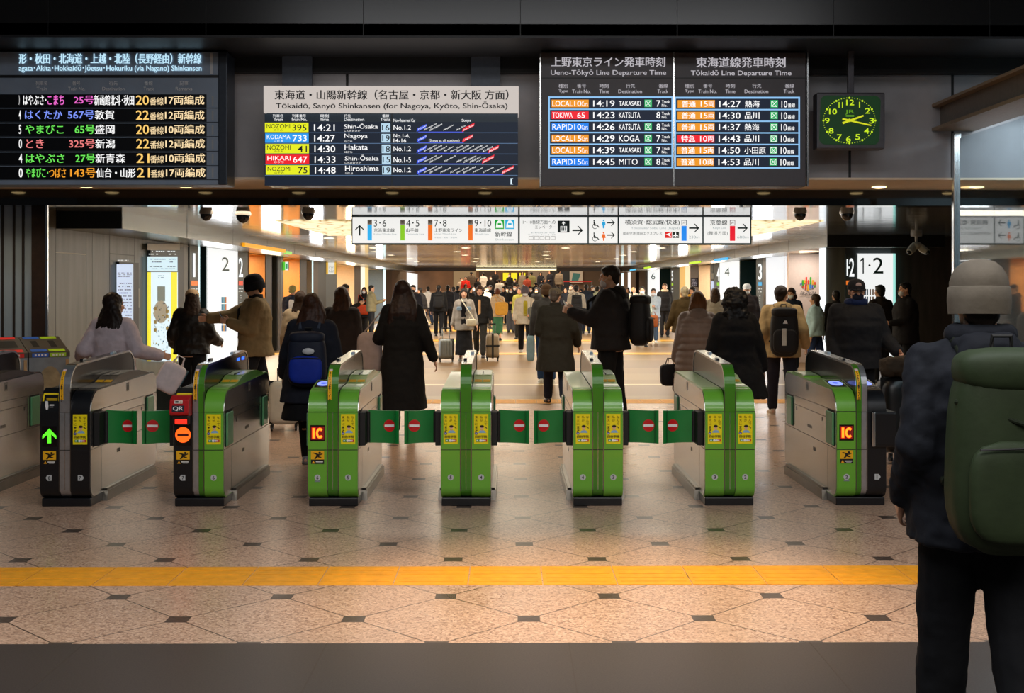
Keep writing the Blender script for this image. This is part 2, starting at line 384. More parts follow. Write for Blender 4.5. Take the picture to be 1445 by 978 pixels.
# far end: lintel, stairs, back wall
struct('wall_far_header', MB().box(-8, 9, YEND, YEND + .3, 2.45, ZC + .6, PT('#3b2f26')).box(XAT(672, YEND), XAT(785, YEND), YEND - .06, YEND, 2.5, 2.6, EM('#fff2c0', 1.6)))
mb = MB()
for i in range(8): mb.box(-7, 8, YEND + 1.5 + i * .9, YEND + 12, 0, .16 * (i + 1), PT('#8a6f55'))
struct('floor_stairs', mb)
struct('floor_far', MB().quad((-8, YEND, 0), (9, YEND, 0), (9, YEND + 2, 0), (-8, YEND + 2, 0), FLOORM))
YB = 79.0
mb = MB().box(-9, 10, YB, YB + .2, 0, 5, mat('#7a5a40', 0.6, 0, 0, 0.3, 0.8))
for a, c, h, s in ((640, 672, '#caa778', .35), (676, 702, '#3a2a20', 0), (745, 775, '#b79877', .3), (775, 786, '#1a1a1c', 0), (786, 806, '#12202c', 0), (824, 850, '#5b4632', 0)):
    mb.box(XAT(a, YB), XAT(c, YB), YB - .05, YB, 0, 4.5, EM(h, s) if s else PT(h))
struct('wall_far', mb)
struct('ceiling_far', MB().box(-9, 10, YEND, YB, 4.2, 4.3, PT('#6a5a4a')))
struct('wall_far_left', MB().box(-7.6, -7.4, YEND, YB, 0, 4.2, PT('#6a5a4a')))
struct('wall_far_right', MB().box(8.4, 8.6, YEND, YB, 0, 4.2, PT('#6a5a4a')))
for i, px in enumerate((714, 725.5, 737)):
    x = XAT(px, YB - .3); mb = MB().box(x - .2, x + .2, YB - .34, YB - .3, 2.0, 2.5, EM('#f5df1a', 1.0)).box(x - .22, x + .22, YB - .3, YB - .2, 1.98, 2.52, BLACKM).cyl((x, YB - .25, 2.5), 'z', .02, 1.7, STEELD, 8)
    tag(mb.build('lit_sign'), ('left', 'middle', 'last')[i] + ' of three small yellow lit signs above the far stairs', 'sign', 'yellow signs over the far stairs')
x = XAT(813, YB - .3)
mb = MB().box(x - .42, x + .42, YB - .3, YB - .25, 1.85, 2.62, PT('#d9d4c8')).quad((x - .3, YB - .31, 1.95), (x + .12, YB - .31, 1.95), (x + .3, YB - .31, 2.45), (x - .2, YB - .31, 2.5), PT('#3f8a8c'))
tag(mb.build('wall_poster'), 'white poster with a teal shape on the far wall right of the stairs', 'poster')
x0, x1 = XAT(785, YB - 1), XAT(836, YB - 1)
mb = MB().box(x0, x1, YB - 1.02, YB - .98, 1.9, 1.96, PT('#c81e1e')).cyl((x0 + .05, YB - 1, 1.28), 'z', .03, .68, STEELD).cyl((x1 - .05, YB - 1, 1.28), 'z', .03, .68, STEELD)
tag(mb.build('barrier_rail'), 'red horizontal barrier rail below the teal poster at the far end', 'barrier')
# ================================================================== CORRIDOR SIDE WALLS (segments on the two wall planes)
SLATE = PT('#4a5557'); TEALD = PT('#1d3a42', .3); DBRN = PT('#2b231f'); BRN = PT('#54463c'); WARMW = PT('#f2dcc0'); WARMO = PT('#e8a860'); LW = (42, (1, .84, .62)); LO = (42, (1, .8, .55))
LITW = EM('#f3f5f4', .98); CYANE = EM('#d9fbff', 1.3); GREYD = PT('#33383b')
def seg(mb, X, p0, p1, m, depth=.12, z0=0, z1=ZB + .02, y=None):
    a, b = sorted((PX(p0, HY, X).y, PX(p1, HY, X).y)); s = -1 if X < 0 else 1
    g = 0 if depth > 0 else -s * .004; xa, xb = sorted((X + g, X + g + s * (min(depth, .02) if depth > 0 else depth))); mb.box(xa, xb, a, b, z0, z1, m)
    return a, b
def shop(mb, X, p0, p1, back, depth=1.6, side=None, lit=None):      # recessed opening with a lit back wall
    a, b = sorted((PX(p0, HY, X).y, PX(p1, HY, X).y)); s = -1 if X < 0 else 1
    x2 = X + s * depth
    mb.box(min(x2, x2 + s * .1), max(x2, x2 + s * .1), a, b + 1.2, 0, ZB, back)
    mb.box(min(X, x2), max(X, x2), b - .02, b + .08, 0, ZB, side or back); mb.box(min(X, x2), max(X, x2), a - .04, a, 0, ZB, side or back)
    mb.box(min(X, x2), max(X, x2), a, b + 1.2, ZB, ZB + .05, PT('#c9b79c'))
    if lit: area('shop_light', (X + s * depth * .5, (a + b) / 2, ZB - .03), (depth * .6, min(1.2, (b - a) * .7)), lit[0] * max(.5, (b - a) * .45), lit[1])
wl = MB()
seg(wl, XL, 281, 282.5, CYANE); shop(wl, XL, 282.5, 291, TEALD, 1.2, TEALD)
shop(wl, XL, 352, 374, WARMO, 1.6, WARMO, LO); seg(wl, XL, 374, 384, DBRN, .3); shop(wl, XL, 384, 391, GREYD, .8); seg(wl, XL, 391, 397, DBRN, .3); seg(wl, XL, 397, 400, STEELD, .2)
shop(wl, XL, 400, 423, WARMO, 1.0, WARMO, LO); seg(wl, XL, 423, 433, DBRN, .4); shop(wl, XL, 433, 440, PT('#b0a494')); seg(wl, XL, 440, 442, CYANE); seg(wl, XL, 442, 449, BRN, .3)
seg(wl, XL, 449, 460, GREYD, .3); seg(wl, XL, 460, 475.5, PT('#4e5d66'), .3); shop(wl, XL, 475.5, 500, WARMW, 1.6, WARMW, LW); seg(wl, XL, 500, 509, BRN, .4)
seg(wl, XL, 509, 515, EM('#fff0d6', 1.1)); seg(wl, XL, 515, 520, EM('#ffd98a', .9)); shop(wl, XL, 520, 541, PT('#c9d2d6'), 1.5, PT('#7f8c92'), (30, (.9, .96, 1))); seg(wl, XL, 541, 544, CYANE)
seg(wl, XL, 544, 553, DBRN, .3); seg(wl, XL, 553, 574, BRN, .3); seg(wl, XL, 574, 579, LITW); seg(wl, XL, 579, 590, LITW); seg(wl, XL, 590, 597.5, EM('#f5c78a', .8)); seg(wl, XL, 597.5, 601, GREYD)
seg(wl, XL, 601, 607.5, LITW); seg(wl, XL, 607.5, 610, GREYD); seg(wl, XL, 610, 616, LITW); seg(wl, XL, 616, 622, BRN); seg(wl, XL, 622, 624, PT('#cfcfc8')); seg(wl, XL, 624, 634, BRN); seg(wl, XL, 634, 645, PT('#6b5544'))
o = struct('wall_left_shops', wl)
wr = MB()
shop(wr, XR, 1160, 1108, PT('#efd8ca'), .9, PT('#dcc6b6'), (40, (1, .9, .82))); seg(wr, XR, 1109, 1081, EM('#eef2f6', .92)); seg(wr, XR, 1081, 1077, STEELD)
shop(wr, XR, 1067, 1044, TEALD, 1.4, TEALD); seg(wr, XR, 1006, 1002.5, SLATE)
shop(wr, XR, 1002, 986, WARMW, 1.6, WARMW, LW); seg(wr, XR, 986, 974, BRN, .5); seg(wr, XR, 974, 967, EM('#ffe2b4', 1.0)); seg(wr, XR, 967, 959, EM('#f2bd68', .85)); seg(wr, XR, 959, 950, SLATE)
shop(wr, XR, 946, 931, TEALD, 1.2, TEALD); seg(wr, XR, 914, 910, SLATE)
seg(wr, XR, 910, 902, BRN); shop(wr, XR, 902, 897, DBRN); seg(wr, XR, 897, 890, BRN); seg(wr, XR, 890, 886, LITW); seg(wr, XR, 886, 880, BRN); seg(wr, XR, 880, 877, CYANE); seg(wr, XR, 877, 873, BRN)
seg(wr, XR, 869, 862, LITW); seg(wr, XR, 862, 852, BRN); seg(wr, XR, 852, 846, LITW); seg(wr, XR, 846, 825, PT('#6b5544'))
struct('wall_right_shops', wr)
for i, yy in enumerate((24.5, 30, 37, 45, 55)):         # light of the lit stair openings and shop fronts
    area('shop_front_light', (XL + .08, yy, 1.35), (1.9, 2.4), 60 + i * 22, (.95, .96, 1.0) if i % 2 == 0 else (1, .85, .62), (0, -PI / 2, 0))
    area('shop_front_light', (XR - .08, yy + 3, 1.35), (1.9, 2.4), 60 + i * 22, (1, .86, .66) if i % 2 == 0 else (.95, .97, 1.0), (0, PI / 2, 0))
# --- signs lying on a wall plane, drawn in photo pixels
class Flat:
    """collects flat print on a plane; pt(px, py, e) returns the point e in front of the face"""
    def __init__(s, fn, ox=0, oy=0, sc=1.0): s.fn = fn; s.ox = ox; s.oy = oy; s.sc = sc; s.mb = MB(); s.tx = MB(); s.L = 0
    def p(s, x, y, e): return s.fn(s.ox + x / s.sc, s.oy + y / s.sc, e)
    def rect(s, x0, y0, x1, y1, m, e=.002):
        s.mb.quad(s.p(x0, y1, e), s.p(x1, y1, e), s.p(x1, y0, e), s.p(x0, y0, e), m); return s
    def poly(s, pts, m, e=.003): s.mb.add([s.p(x, y, e) for x, y in pts], [tuple(range(len(pts)))], m); return s
    def circ(s, x, y, r, m, e=.003, n=24, ry=None):
        return s.poly([(x + r * math.cos(2 * PI * i / n), y + (ry or r) * math.sin(2 * PI * i / n)) for i in range(n)], m, e)
    def T(s, x0, y0, x1, y1, txt, m, bold=.012, e=.011, sk=0.0):
        cjk = any(ord(ch) > 0x2E80 for ch in txt); k = (.045 if bold >= .02 else .03) * abs(y1 - y0) if cjk and bold >= .012 else 0      # heavier stroke: a second, slightly shifted copy
        s.tx.text(txt, lambda u, v: s.p(x0 + (x1 - x0 - k) * u, y1 + (y0 - y1) * v + sk * u, e), m, bold)
        if k: s.tx.text(txt, lambda u, v: s.p(x0 + k + (x1 - x0 - k) * u, y1 + (y0 - y1) * v + sk * u, e + .0005), m, bold)
        return s
    def arrow(s, x, y, w, d, m, e=.004):               # d: 'r' or 'u'
        h = w * .42; t = w * .075
        if d == 'r':
            s.rect(x - w / 2, y - t, x + w / 2 - t, y + t, m, e)
            for q in (-1, 1): s.poly([(x + w / 2, y), (x + w / 2 - h, y + q * h), (x + w / 2 - h - t * 1.6, y + q * h), (x + w / 2 - t * 2.2, y)], m, e)
        else:
            s.rect(x - t, y - w / 2 + t, x + t, y + w / 2, m, e)
            for q in (-1, 1): s.poly([(x, y - w / 2), (x + q * h, y - w / 2 + h), (x + q * h, y - w / 2 + h + t * 1.6), (x, y - w / 2 + t * 2.2)], m, e)
        return s
    def bars(s, x0, y0, x1, y1, m, rows, seed=1, e=.004):     # rows of unreadably small print
        r = random.Random(seed); h = (y1 - y0) / rows
        for i in range(rows):
            x = x0
            while x < x1:
                w = min((x1 - x0) * r.uniform(.03, .12), x1 - x)
                if r.random() < .7: s.rect(x, y0 + h * (i + .25), x + w * .8, y0 + h * (i + .6), m, e)
                x += w
        return s
    def done(s, parent, face='face', letter='lettering'):
        f = s.mb.build(face, parent) if s.mb.f else parent
        if s.tx.f: s.tx.build(letter, f)
        s.mb = MB(); s.tx = MB(); return f
def fnX(X):
    s = 1 if X < 0 else -1
    return lambda px, py, e: PX(px, py, X + s * e * 1.0)
def fnY(Y): return lambda px, py, e: PY(px, py, Y - e)
def wall_sign(name, X, p0, p1, label, cat, face_m, z0=0.05, z1=ZB, depth=.1):
    t = empty(name, (0, 0, 0), 0, label, cat); mb = MB(); seg(mb, X, p0, p1, face_m, depth, z0, z1)
    a = mb.build('panel', t); return t
def badge_strip(name, X, p0, p1, num, box, sq, label):
    """dark strip with a tall white number, colour square and small white words"""
    t = wall_sign(name, X, p0, p1, label, 'platform sign', SLATE)
    F = Flat(fnX(X)); F.T(*box, num, EM('#f4f8f8', 1.1), .03)
    x0, y0, x1, y1, h = sq; F.rect(x0, y0, x1, y1, EM(h, .9), .01)
    F.bars(x0, y1 + 3, x1, y1 + 11, EM('#e8eeee', .9), 2, 3, .01); F.bars(x0 + 1, y1 + 13, x1 - 2, y1 + 40, EM('#e8eeee', .9), 8, 5, .01)
    F.done(t); return t
badge_strip('platform_strip', XL, 267.5, 279.5, '1', (272.6, 357.5, 275.6, 391), (270, 396, 279, 403, '#f07a2a'), 'dark platform strip with tall white number one and orange square')
badge_strip('platform_strip', XL, 335.5, 350, '2', (337, 364, 343, 391), (337, 396.5, 343, 402.5, '#e8492a'), 'dark platform strip with tall white number two and red square')
badge_strip('platform_strip', XR, 1077, 1067.5, '3', (1070, 372, 1075, 395), (1070, 398, 1075, 403, '#28a8dc'), 'dark platform strip with tall white number three and blue square')
badge_strip('platform_strip', XR, 1015.5, 1006.5, '4', (1011.5, 377, 1015, 396), (1011.5, 398.5, 1015, 403, '#86c81e'), 'dark platform strip with white number and green square beside the number four sign')
badge_strip('platform_strip', XR, 950, 946.5, '5', (947.6, 382, 949.6, 396), (947.6, 399.5, 949.8, 403, '#a4d41e'), 'thin dark platform strip with white number five and lime square')
def big_number(X, p0, p1, num, box, label, cols):
    t = wall_sign('platform_sign', X, p0, p1, label, 'platform sign', LITW, .02, ZB + .01)
    F = Flat(fnX(X)); F.T(*box, num, PT('#0d4a45'), .0)
    for k, (x, c) in enumerate(cols):
        for r in range(5):
            F.rect(x, 419 + r * 10, x + 2.0, 427.5 + r * 10, PT(c if r < 2 else ('#f0b020' if k % 2 else '#2878c8')), .006)
    F.done(t); return t
big_number(XL, 291, 335.5, '2', (313, 363, 323.5, 382.5), 'tall white backlit platform panel with a slim green number two', ((312.5, '#2e9bd6'), (315, '#39b4dc'), (317.6, '#f08030')))
big_number(XR, 1043.5, 1015.5, '4', (1022.5, 377.5, 1029.5, 390), 'tall white backlit platform panel with a slim green number four', ())
big_number(XR, 931, 914, '6', (919, 385.5, 924.5, 394.5), 'white backlit platform panel with a small green number six', ())
big_number(XR, 873, 869, '8', (870.3, 388, 872.4, 394), 'thin white backlit platform panel with a tiny number eight far along the corridor', ())
# frontal 1・2 panel
t = empty('platform_sign', (0, 0, 0), 0, 'large white backlit platform panel with green numbers one and two', 'platform sign')
a, b = PY(1209, 358, YR), PY(1258, 358, YR)
MB().box(a.x, b.x, YR - .1, YR, .05, a.z, LITW).box(b.x, b.x + .05, YR - .1, YR, .05, a.z, EM('#a8f0e4', .9)).build('panel', t)
F = Flat(fnY(YR - .1)); F.rect(1217.2, 364, 1219, 386, PT('#0d4a45')).poly([(1217.2, 364), (1217.2, 367), (1213.5, 370), (1213.5, 368)], PT('#0d4a45')); F.T(1225.5, 373, 1228.5, 376, '•', PT('#0d4a45'), 0); F.T(1232, 363.5, 1246.5, 386, '2', PT('#0d4a45'), 0)
for k, (x, c) in enumerate(((1220, '#2e7fd6'), (1223, '#39a4dc'), (1227, '#f0a030'), (1231, '#f0b868'))):
    for r in range(4): F.rect(x, 408 + r * 10.5, x + 2.0, 416.5 + r * 10.5, PT(c if r < 2 else ('#e8582a', '#58a82a', '#2e7fd6', '#f0b020')[(k + r) % 4]), .004)
F.done(t)
t = empty('platform_strip', (0, 0, 0), 0, 'dark strip with white numbers one and two left of the large platform panel', 'platform sign')
a, b = PY(1192, 360, YR), PY(1209, 360, YR); MB().box(a.x, b.x, YR - .06, YR - .004, .05, 2.3, SLATE).build('panel', t)
F = Flat(fnY(YR - .06)); F.T(1194.8, 366, 1196.6, 389, '1', EM('#f4f8f8', 1.1), .03); F.T(1197.2, 376, 1198.8, 379, '•', EM('#f4f8f8', 1.1), 0); F.T(1198.5, 364.5, 1205.5, 390.5, '2', EM('#f4f8f8', 1.1), .03)
F.rect(1194, 396, 1205, 402, EM('#f07a2a', .9), .004); F.done(t)
# GRANSTA emblem on the pink recessed wall
XG = PX(1160, HY, XR).y; YG = PX(1108, HY, XR).y
t = empty('shop_emblem', (0, 0, 0), 0, 'shop emblem of coloured vertical bars over black lettering on a pink wall', 'emblem')
yg = 26.2
F = Flat(fnY(yg - .02))
MB().box(PY(1113, 380, yg).x, PY(1163, 380, yg).x, yg, yg + .1, 0, ZB - .05, PT('#efd8ca')).build('backing', t)
bars = ((1130.5, 399, 402, '#3a5fc8'), (1133, 395, 404, '#3fae2a'), (1135.5, 395, 400, '#e8b020'), (1138, 391, 402, '#e8382a'), (1141, 395, 401, '#e8382a'), (1144, 391, 402, '#3fae2a'), (1147, 395, 402, '#f0b020'), (1150, 398, 402, '#e8582a'),
        (1133.5, 402, 406, '#e8582a'), (1137, 401.5, 408.5, '#e8382a'), (1140, 402, 410, '#f0b020'), (1143.5, 401.5, 407.5, '#2e8fd6'), (1146.5, 402.5, 407, '#3a5fc8'), (1149.8, 402.5, 405, '#3fae2a'))
for x, y0, y1, c in bars: F.rect(x - 1.1, y0, x + 1.1, y1, PT(c))
F.T(1129.5, 411.5, 1152, 416.5, 'GRANSTA', INK, .01); F.T(1138, 419, 1145, 421, 'TOKYO', PT('#8a7a6e'), 0)
F.done(t)
area('emblem_downlight', (6.45, 25.55, 2.39), (.5, .3), 16, (1, .93, .86))
# wall posters on the left panelled wall
t = wall_sign('map_screen', XL, 163.5, 191, 'tall pale blue map screen on the grey panelled wall', 'screen', PT('#191c20'), .55, 2.03, -.05)
F = Flat(fnX(XL + .055)); F.rect(164.5, 373, 188, 480, EM('#cfe0fb', .85)); F.bars(166, 365, 184, 371.5, EM('#eef0f0', .7), 1, 12)
F.bars(166, 384, 186, 392, PT('#3c4a5c'), 3, 4); F.bars(167, 398, 186, 470, PT('#4a5c78'), 16, 8); F.done(t)
t = wall_sign('map_board', XL, 207, 254.5, 'large lit area map board with broad yellow side borders', 'map', PT('#3a4042'), .45, 2.36, -.06)
F = Flat(fnX(XL + .065)); F.rect(208, 344, 254, 353, PT('#c9c6bc')); F.rect(208, 362, 250.5, 383, EM('#cdeaf6', .95)); F.rect(208, 384, 251, 510, EM('#d8eef6', .98))
F.rect(208, 384, 213, 510, EM('#f2e40c', .95), .004); F.rect(241.5, 384, 250, 510, EM('#f2e40c', .95), .004)
F.bars(210, 353, 249, 361, EM('#e4ecec', .8), 2, 2); F.bars(211, 364, 248, 372, PT('#4a7088'), 2, 21); F.bars(211, 375, 248, 381, PT('#5a8090'), 2, 22); F.bars(223, 388, 232, 393, PT('#2a4a78'), 2, 3)
F.rect(222, 404, 233, 425, PT('#a9ccd8'), .004); F.circ(227, 440, 10, PT('#eef2f0'), .004, 20, 16)
rr = random.Random(5)
for i in range(70): x = rr.uniform(216, 238); y = rr.uniform(425, 500); F.rect(x, y, x + rr.uniform(.5, 2), y + rr.uniform(.5, 2.5), PT(rr.choice(['#3a6a9a', '#2a4a78', '#7aa8b8', '#c8b43a'])), .006)
for x, y in ((217, 433), (217, 452), (217, 463), (234, 437), (234, 444), (234, 461)): F.rect(x, y, x + 4, y + 5, PT('#c8ae28'), .007)
F.done(t)
t = wall_sign('wall_lamp', XL, 192, 194.5, 'small cream card reader plate on the grey wall between the two maps', 'plate', PT('#d8d4c4'), 1.32, 1.62, -.02)
# red face sign, exit sign, station map, coloured flag signs on the beams
t = empty('face_sign', (0, 0, 0), 0, 'small red square sign with a plain white face in an orange shop', 'sign'); YF1 = PX(411, HY, XL - .9).y
F = Flat(fnX(XL - .9)); MB()
F.rect(406, 390, 415, 401.5, EM('#e03418', .9)); F.rect(407.5, 392.5, 409.7, 395, WHITE, .006); F.rect(411.5, 392.5, 413.7, 395, WHITE, .006); F.rect(408.5, 397.5, 413, 398.7, WHITE, .006)
F.done(t)
def slab(name, X, p0, p1, y0, y1, m, label, cat='sign', out=.35, extra=None):
    """a sign hanging out from a beam: frontal box between two pixels at the depth of p0"""
    a, b = PX(p0, (y0 + y1) / 2, X), PX(p1, (y0 + y1) / 2, X); d = a.y
    A, B = PY(p0, y1, d), PY(p1, y0, d)
    t = empty(name, (0, 0, 0), 0, label, cat); MB().box(min(A.x, B.x), max(A.x, B.x), d, d + .08, A.z, B.z, BLACKM).build('casing', t)
    F = Flat(fnY(d)); F.rect(min(p0, p1), y0, max(p0, p1), y1, m); 
    if extra: extra(F)
    F.done(t); return t
def beam_strip(X, p0, p1, ya, yb, h, m, label):
    t = empty('beam_sign', (0, 0, 0), 0, label, 'sign'); s = 1 if X < 0 else -1
    a, b = PX(p0, ya, X), PX(p1, yb, X); a1 = PX(p0, ya + h, X); hz = a.z - a1.z
    x0, x1 = sorted((X, X + s * .05)); MB().box(x0, x1, min(a.y, b.y), max(a.y, b.y), a1.z, a.z, m).build('panel', t); return t
beam_strip(BL, 342, 400, 342.5, 352, 5.5, EM('#f5a414', 1.0), 'long orange strip sign on the beam over the shops')
beam_strip(BL, 400.5, 409, 354, 355.5, 4, EM('#8fd860', 1.0), 'short green strip sign on the beam after the orange strip')
beam_strip(BR, 1027.5, 1010, 363.2, 366, 3.6, EM('#3ab4f0', 1.0), 'blue strip sign on the beam above the number four sign')
beam_strip(BR, 989, 974.5, 368.2, 370, 2.8, EM('#c0e81e', 1.0), 'lime strip sign on the beam above the warm shop')
beam_strip(BR, 918, 910, 376.2, 377.5, 2.0, EM('#c0e81e', 1.0), 'smaller lime strip sign on the beam above the number six sign')
beam_strip(BR, 897, 890, 379.5, 380.4, 1.8, EM('#58c4f0', 1.0), 'tiny light blue strip sign far along the beam')
slab('exit_sign', XL, 399.5, 407, 369.5, 381.5, EM('#e4f4ea', 1.0), 'small green and white emergency exit sign by the orange shop', 'exit sign', extra=lambda F: F.rect(399.5, 369.5, 402.5, 381.5, EM('#5ac83a', 1), .004).rect(403.2, 372, 405.8, 379, EM('#3aa86a', .8), .004))
slab('line_map', XL, 460.5, 474.5, 370.5, 387, EM('#e8e6da', .95), 'lit line map with yellow sides on the slate pier', 'map', extra=lambda F: F.rect(460.5, 370.5, 463, 387, EM('#e8b43a', .9), .004).rect(472, 370.5, 474.5, 387, EM('#e8b43a', .9), .004).bars(464, 375, 471, 385, PT('#5a6a8a'), 5, 3, .005))
slab('floor_sign', XR, 872, 866, 380, 383, EM('#f0c81e', .9), 'tiny yellow sign hanging beside the far right wall')
slab('menu_board', XR, 985, 975, 392, 405, PT('#2c2a3a'), 'dark menu board in front of the warm lit shop', 'board', extra=lambda F: F.bars(976, 394, 984, 404, EM('#d8d4e8', .5), 5, 9, .005))
slab('lit_banner', XR, 1007, 1003, 397, 423, EM('#d4dcf6', .95), 'narrow pale blue lit banner left of the number four sign', 'banner')
slab('yellow_poster', XR + .8, 1000, 990, 395, 412, EM('#c89a14', .8), 'mustard yellow poster inside the warm shop', 'poster')
slab('shop_notice', XR, 1007, 1003.5, 385, 394, PT('#e6e8ea'), 'small white notice above the pale blue banner', 'sign')
# ceiling mounted cameras
def dome(px, py, label, r=.085):
    d = (ZC - EYE) * FPX / (HY - py + 6)
    p = PY(px, py, d); t = empty('dome_camera', (p.x, p.y, ZC), 0, label, 'camera')
    MB().tube([(0, 0, 0), (0, 0, -.04), (0, 0, -.07), (0, 0, -.1)], [r * .8, r * .85, r * 1.0, r * 1.0], mat('#b3aa9c', .35, .4), 18).build('housing', t, smooth=40)
    MB().ell((0, 0, -.1), (r * .86, r * .86, r), BLACKG, 18, 10).build('dome', t, smooth=60)
dome(291, 297, 'dome camera under the shiny ceiling above the white number two sign')
dome(343, 299, 'dome camera beside the beam above the man in a khaki jacket', .1)
dome(435, 296, 'dome camera in front of the glowing ceiling net, left side')
dome(1129, 296, 'dome camera in front of the glowing ceiling net, right side')
dome(1195, 296, 'dome camera above the large one and two platform sign')
p = PY(1293, 328, 22.5); t = empty('bracket_camera', (p.x, 22.5, ZC), 0, 'white surveillance camera on a stalk before the black box', 'camera')
MB().cyl((0, 0, -.06), 'z', .1, .06, PT('#b8bcbc')).cyl((0, 0, -.2), 'z', .025, .15, PT('#c8cccc')).build('stalk', t, smooth=40)
mb = MB(); 
for s in (-1, 1): mb.tube([(s * .02, 0, -.2), (s * .1, -.05, -.3), (s * .17, -.12, -.36)], [.05, .075, .06], PT('#c9cec8'), 12)
mb.ell((0, -.02, -.24), (.09, .09, .07), PT('#c9cec8')); mb.build('heads', t, smooth=50)
mb = MB()
for s in (-1, 1): mb.ell((s * .175, -.125, -.365), (.045, .045, .04), BLACKG)
mb.build('lenses', t, smooth=60)
# ================================================================== HANGING DIRECTION SIGN
DS = 17.0
t = empty('direction_sign', (0, 0, 0), 0, 'long white backlit direction sign hanging under the corridor ceiling', 'sign')
A, B = PY(496, 345, DS), PY(1060.5, 304, DS)
MB().box(A.x, B.x, DS, DS + .22, A.z, B.z + .03, PT('#1c3c44')).build('frame', t, bevel=.006)
F = Flat(fnY(DS)); SG = EM('#f1f1ee', .97); DK = PT('#173a42'); SGR = EM('#a7b4b6', .75)
for x0, x1 in ((497.5, 731), (733.5, 829), (831, 871.5), (873.5, 991), (993, 1058.5)): F.rect(x0, 306.3, x1, 343, SG, .004)
F.done(t, 'lit_panel')
F = Flat(fnY(DS - .004), 480, 280, 4.8167)
F.arrow(132, 216, 72, 'u', DK)
for x, c in ((201, '#2bb0ee'), (424, '#86c81e'), (612, '#f0701a'), (886, '#f0701a')):
    F.rect(x - 15, 145, x + 15, 178, PT('#b8c4cc'), .002).rect(x - 13, 147, x + 13, 176, PT('#f0f0ee'), .003).rect(x - 15, 180, x + 15, 285, EM(c, .95), .002)
for x, s in ((201, 'JK'), (424, 'JY'), (612, 'JU'), (886, 'JT')): F.T(x - 8, 155, x + 8, 168, s, PT('#5a6a74'), .02)
for x0, x1, s in ((229, 313, '3･6'), (449, 538, '4･5'), (640, 724, '7･8'), (913, 1027, '9･10')): F.T(x0, 145, x1, 192, s, DK, .006)
for x0, x1, s in ((229, 370, '京浜東北線'), (449, 532, '山手線'), (640, 830, '上野東京ライン'), (913, 1025, '東海道線'), (1052, 1168, '新幹線')):
    y = 203 if s != '新幹線' else 225; F.T(x0, y, x1, y + (26 if y < 210 else 35), s, DK, .012)
for x0, x1, s in ((229, 383, 'Keihin-Tōhoku Line'), (449, 570, 'Yamanote Line'), (640, 790, 'Ueno-Tōkyō Line'), (913, 1010, 'Tōkaidō Line')): F.T(x0, 236, x1, 248, s, SGR, 0)
F.T(1055, 272, 1180, 286, 'Shinkansen', SGR, 0); F.T(640, 260, 795, 272, '宇都宮・高崎・常磐線', SGR, 0)
for x, c in ((1083, '#18a83a'), (1153, '#28b4e4')):
    F.rect(x - 31, 145, x + 31, 208, EM(c, .9), .002); F.poly([(x - 25, 200), (x - 20, 165), (x - 8, 150), (x + 8, 150), (x + 20, 165), (x + 25, 200)], EM('#f6f6f4', 1), .004); F.rect(x - 12, 168, x + 12, 180, EM(c, .9), .006)
F.done(t, 'tracks_panel')
F = Flat(fnY(DS - .004), 720, 280, 4.0139)
F.T(72, 122, 256, 146, '1〜10番線方面への', DK, .008).T(140, 152, 256, 172, 'エレベーター', DK, .008).T(120, 190, 256, 198, 'Elevator for', SGR, 0).T(100, 202, 256, 210, 'Tracks No.1-10', SGR, 0)
F.rect(269, 126, 336, 193, PT('#24404c'), .002); F.rect(284, 157, 321, 188, EM('#eef0ee', .95), .004)
for x in (293, 303, 313): F.rect(x - 3, 165, x + 3, 183, PT('#24404c'), .006); F.circ(x, 161, 3, PT('#24404c'), .006)
F.poly([(302, 130), (312, 142), (305, 142), (305, 152), (299, 152), (299, 142), (292, 142)], EM('#eef0ee', .95), .004)
for i in range(5): F.rect(105 + i * 31, 214, 131 + i * 31, 233, PT('#b8bcc0'), .002); F.rect(107 + i * 31, 216, 129 + i * 31, 231, EM('#f1f1ee', .97), .003)
F.arrow(382, 181, 60, 'r', DK); F.done(t, 'elevator_panel')
for y, c in ((146, '#2aa8e0'), (216, '#f06a1a')):
    F.circ(475, y - 19, 4, DK); F.poly([(471, y - 14), (479, y - 14), (482, y + 4), (495, y + 4), (505, y + 18), (500, y + 20), (491, y + 9), (474, y + 9)], DK, .003)
    n = 20; R = 15
    for i in range(n - 6):
        a0, a1 = .9 + i * .3, .9 + (i + 1) * .3
        F.poly([(480 + R * math.cos(a0), y + 12 + R * math.sin(a0)), (480 + R * math.cos(a1), y + 12 + R * math.sin(a1)), (480 + (R - 3) * math.cos(a1), y + 12 + (R - 3) * math.sin(a1)), (480 + (R - 3) * math.cos(a0), y + 12 + (R - 3) * math.sin(a0))], DK, .003)
    F.circ(529, y - 21, 5, EM(c, .9)); F.poly([(520, y - 14), (538, y - 14), (540, y + 6), (535, y + 6), (533, y + 24), (525, y + 24), (523, y + 6), (518, y + 6)] if y < 200 else [(522, y - 14), (536, y - 14), (541, y + 8), (533, y + 8), (532, y + 24), (526, y + 24), (525, y + 8), (517, y + 8)], EM(c, .9), .003)
    F.arrow(571, y - 8, 44, 'r', DK)
F.done(t, 'toilet_panel')
F.T(650, 120, 960, 153, '横須賀･総武線(快速)', DK, .012).T(684, 161, 958, 178, 'Yokosuka･Sobu Line (Rapid)', SGR, 0).T(638, 190, 866, 209, '成田空港(成田エクスプレス)', PT('#5a6c74'), .0).T(1012, 211, 1072, 227, '230m', SGR, 0)
F.rect(877, 189, 915, 224, EM('#e01c1c', .9), .002); F.poly([(880, 205), (905, 195), (912, 193), (903, 204), (912, 218), (902, 214), (895, 209)], EM('#f6f6f4', 1), .004)
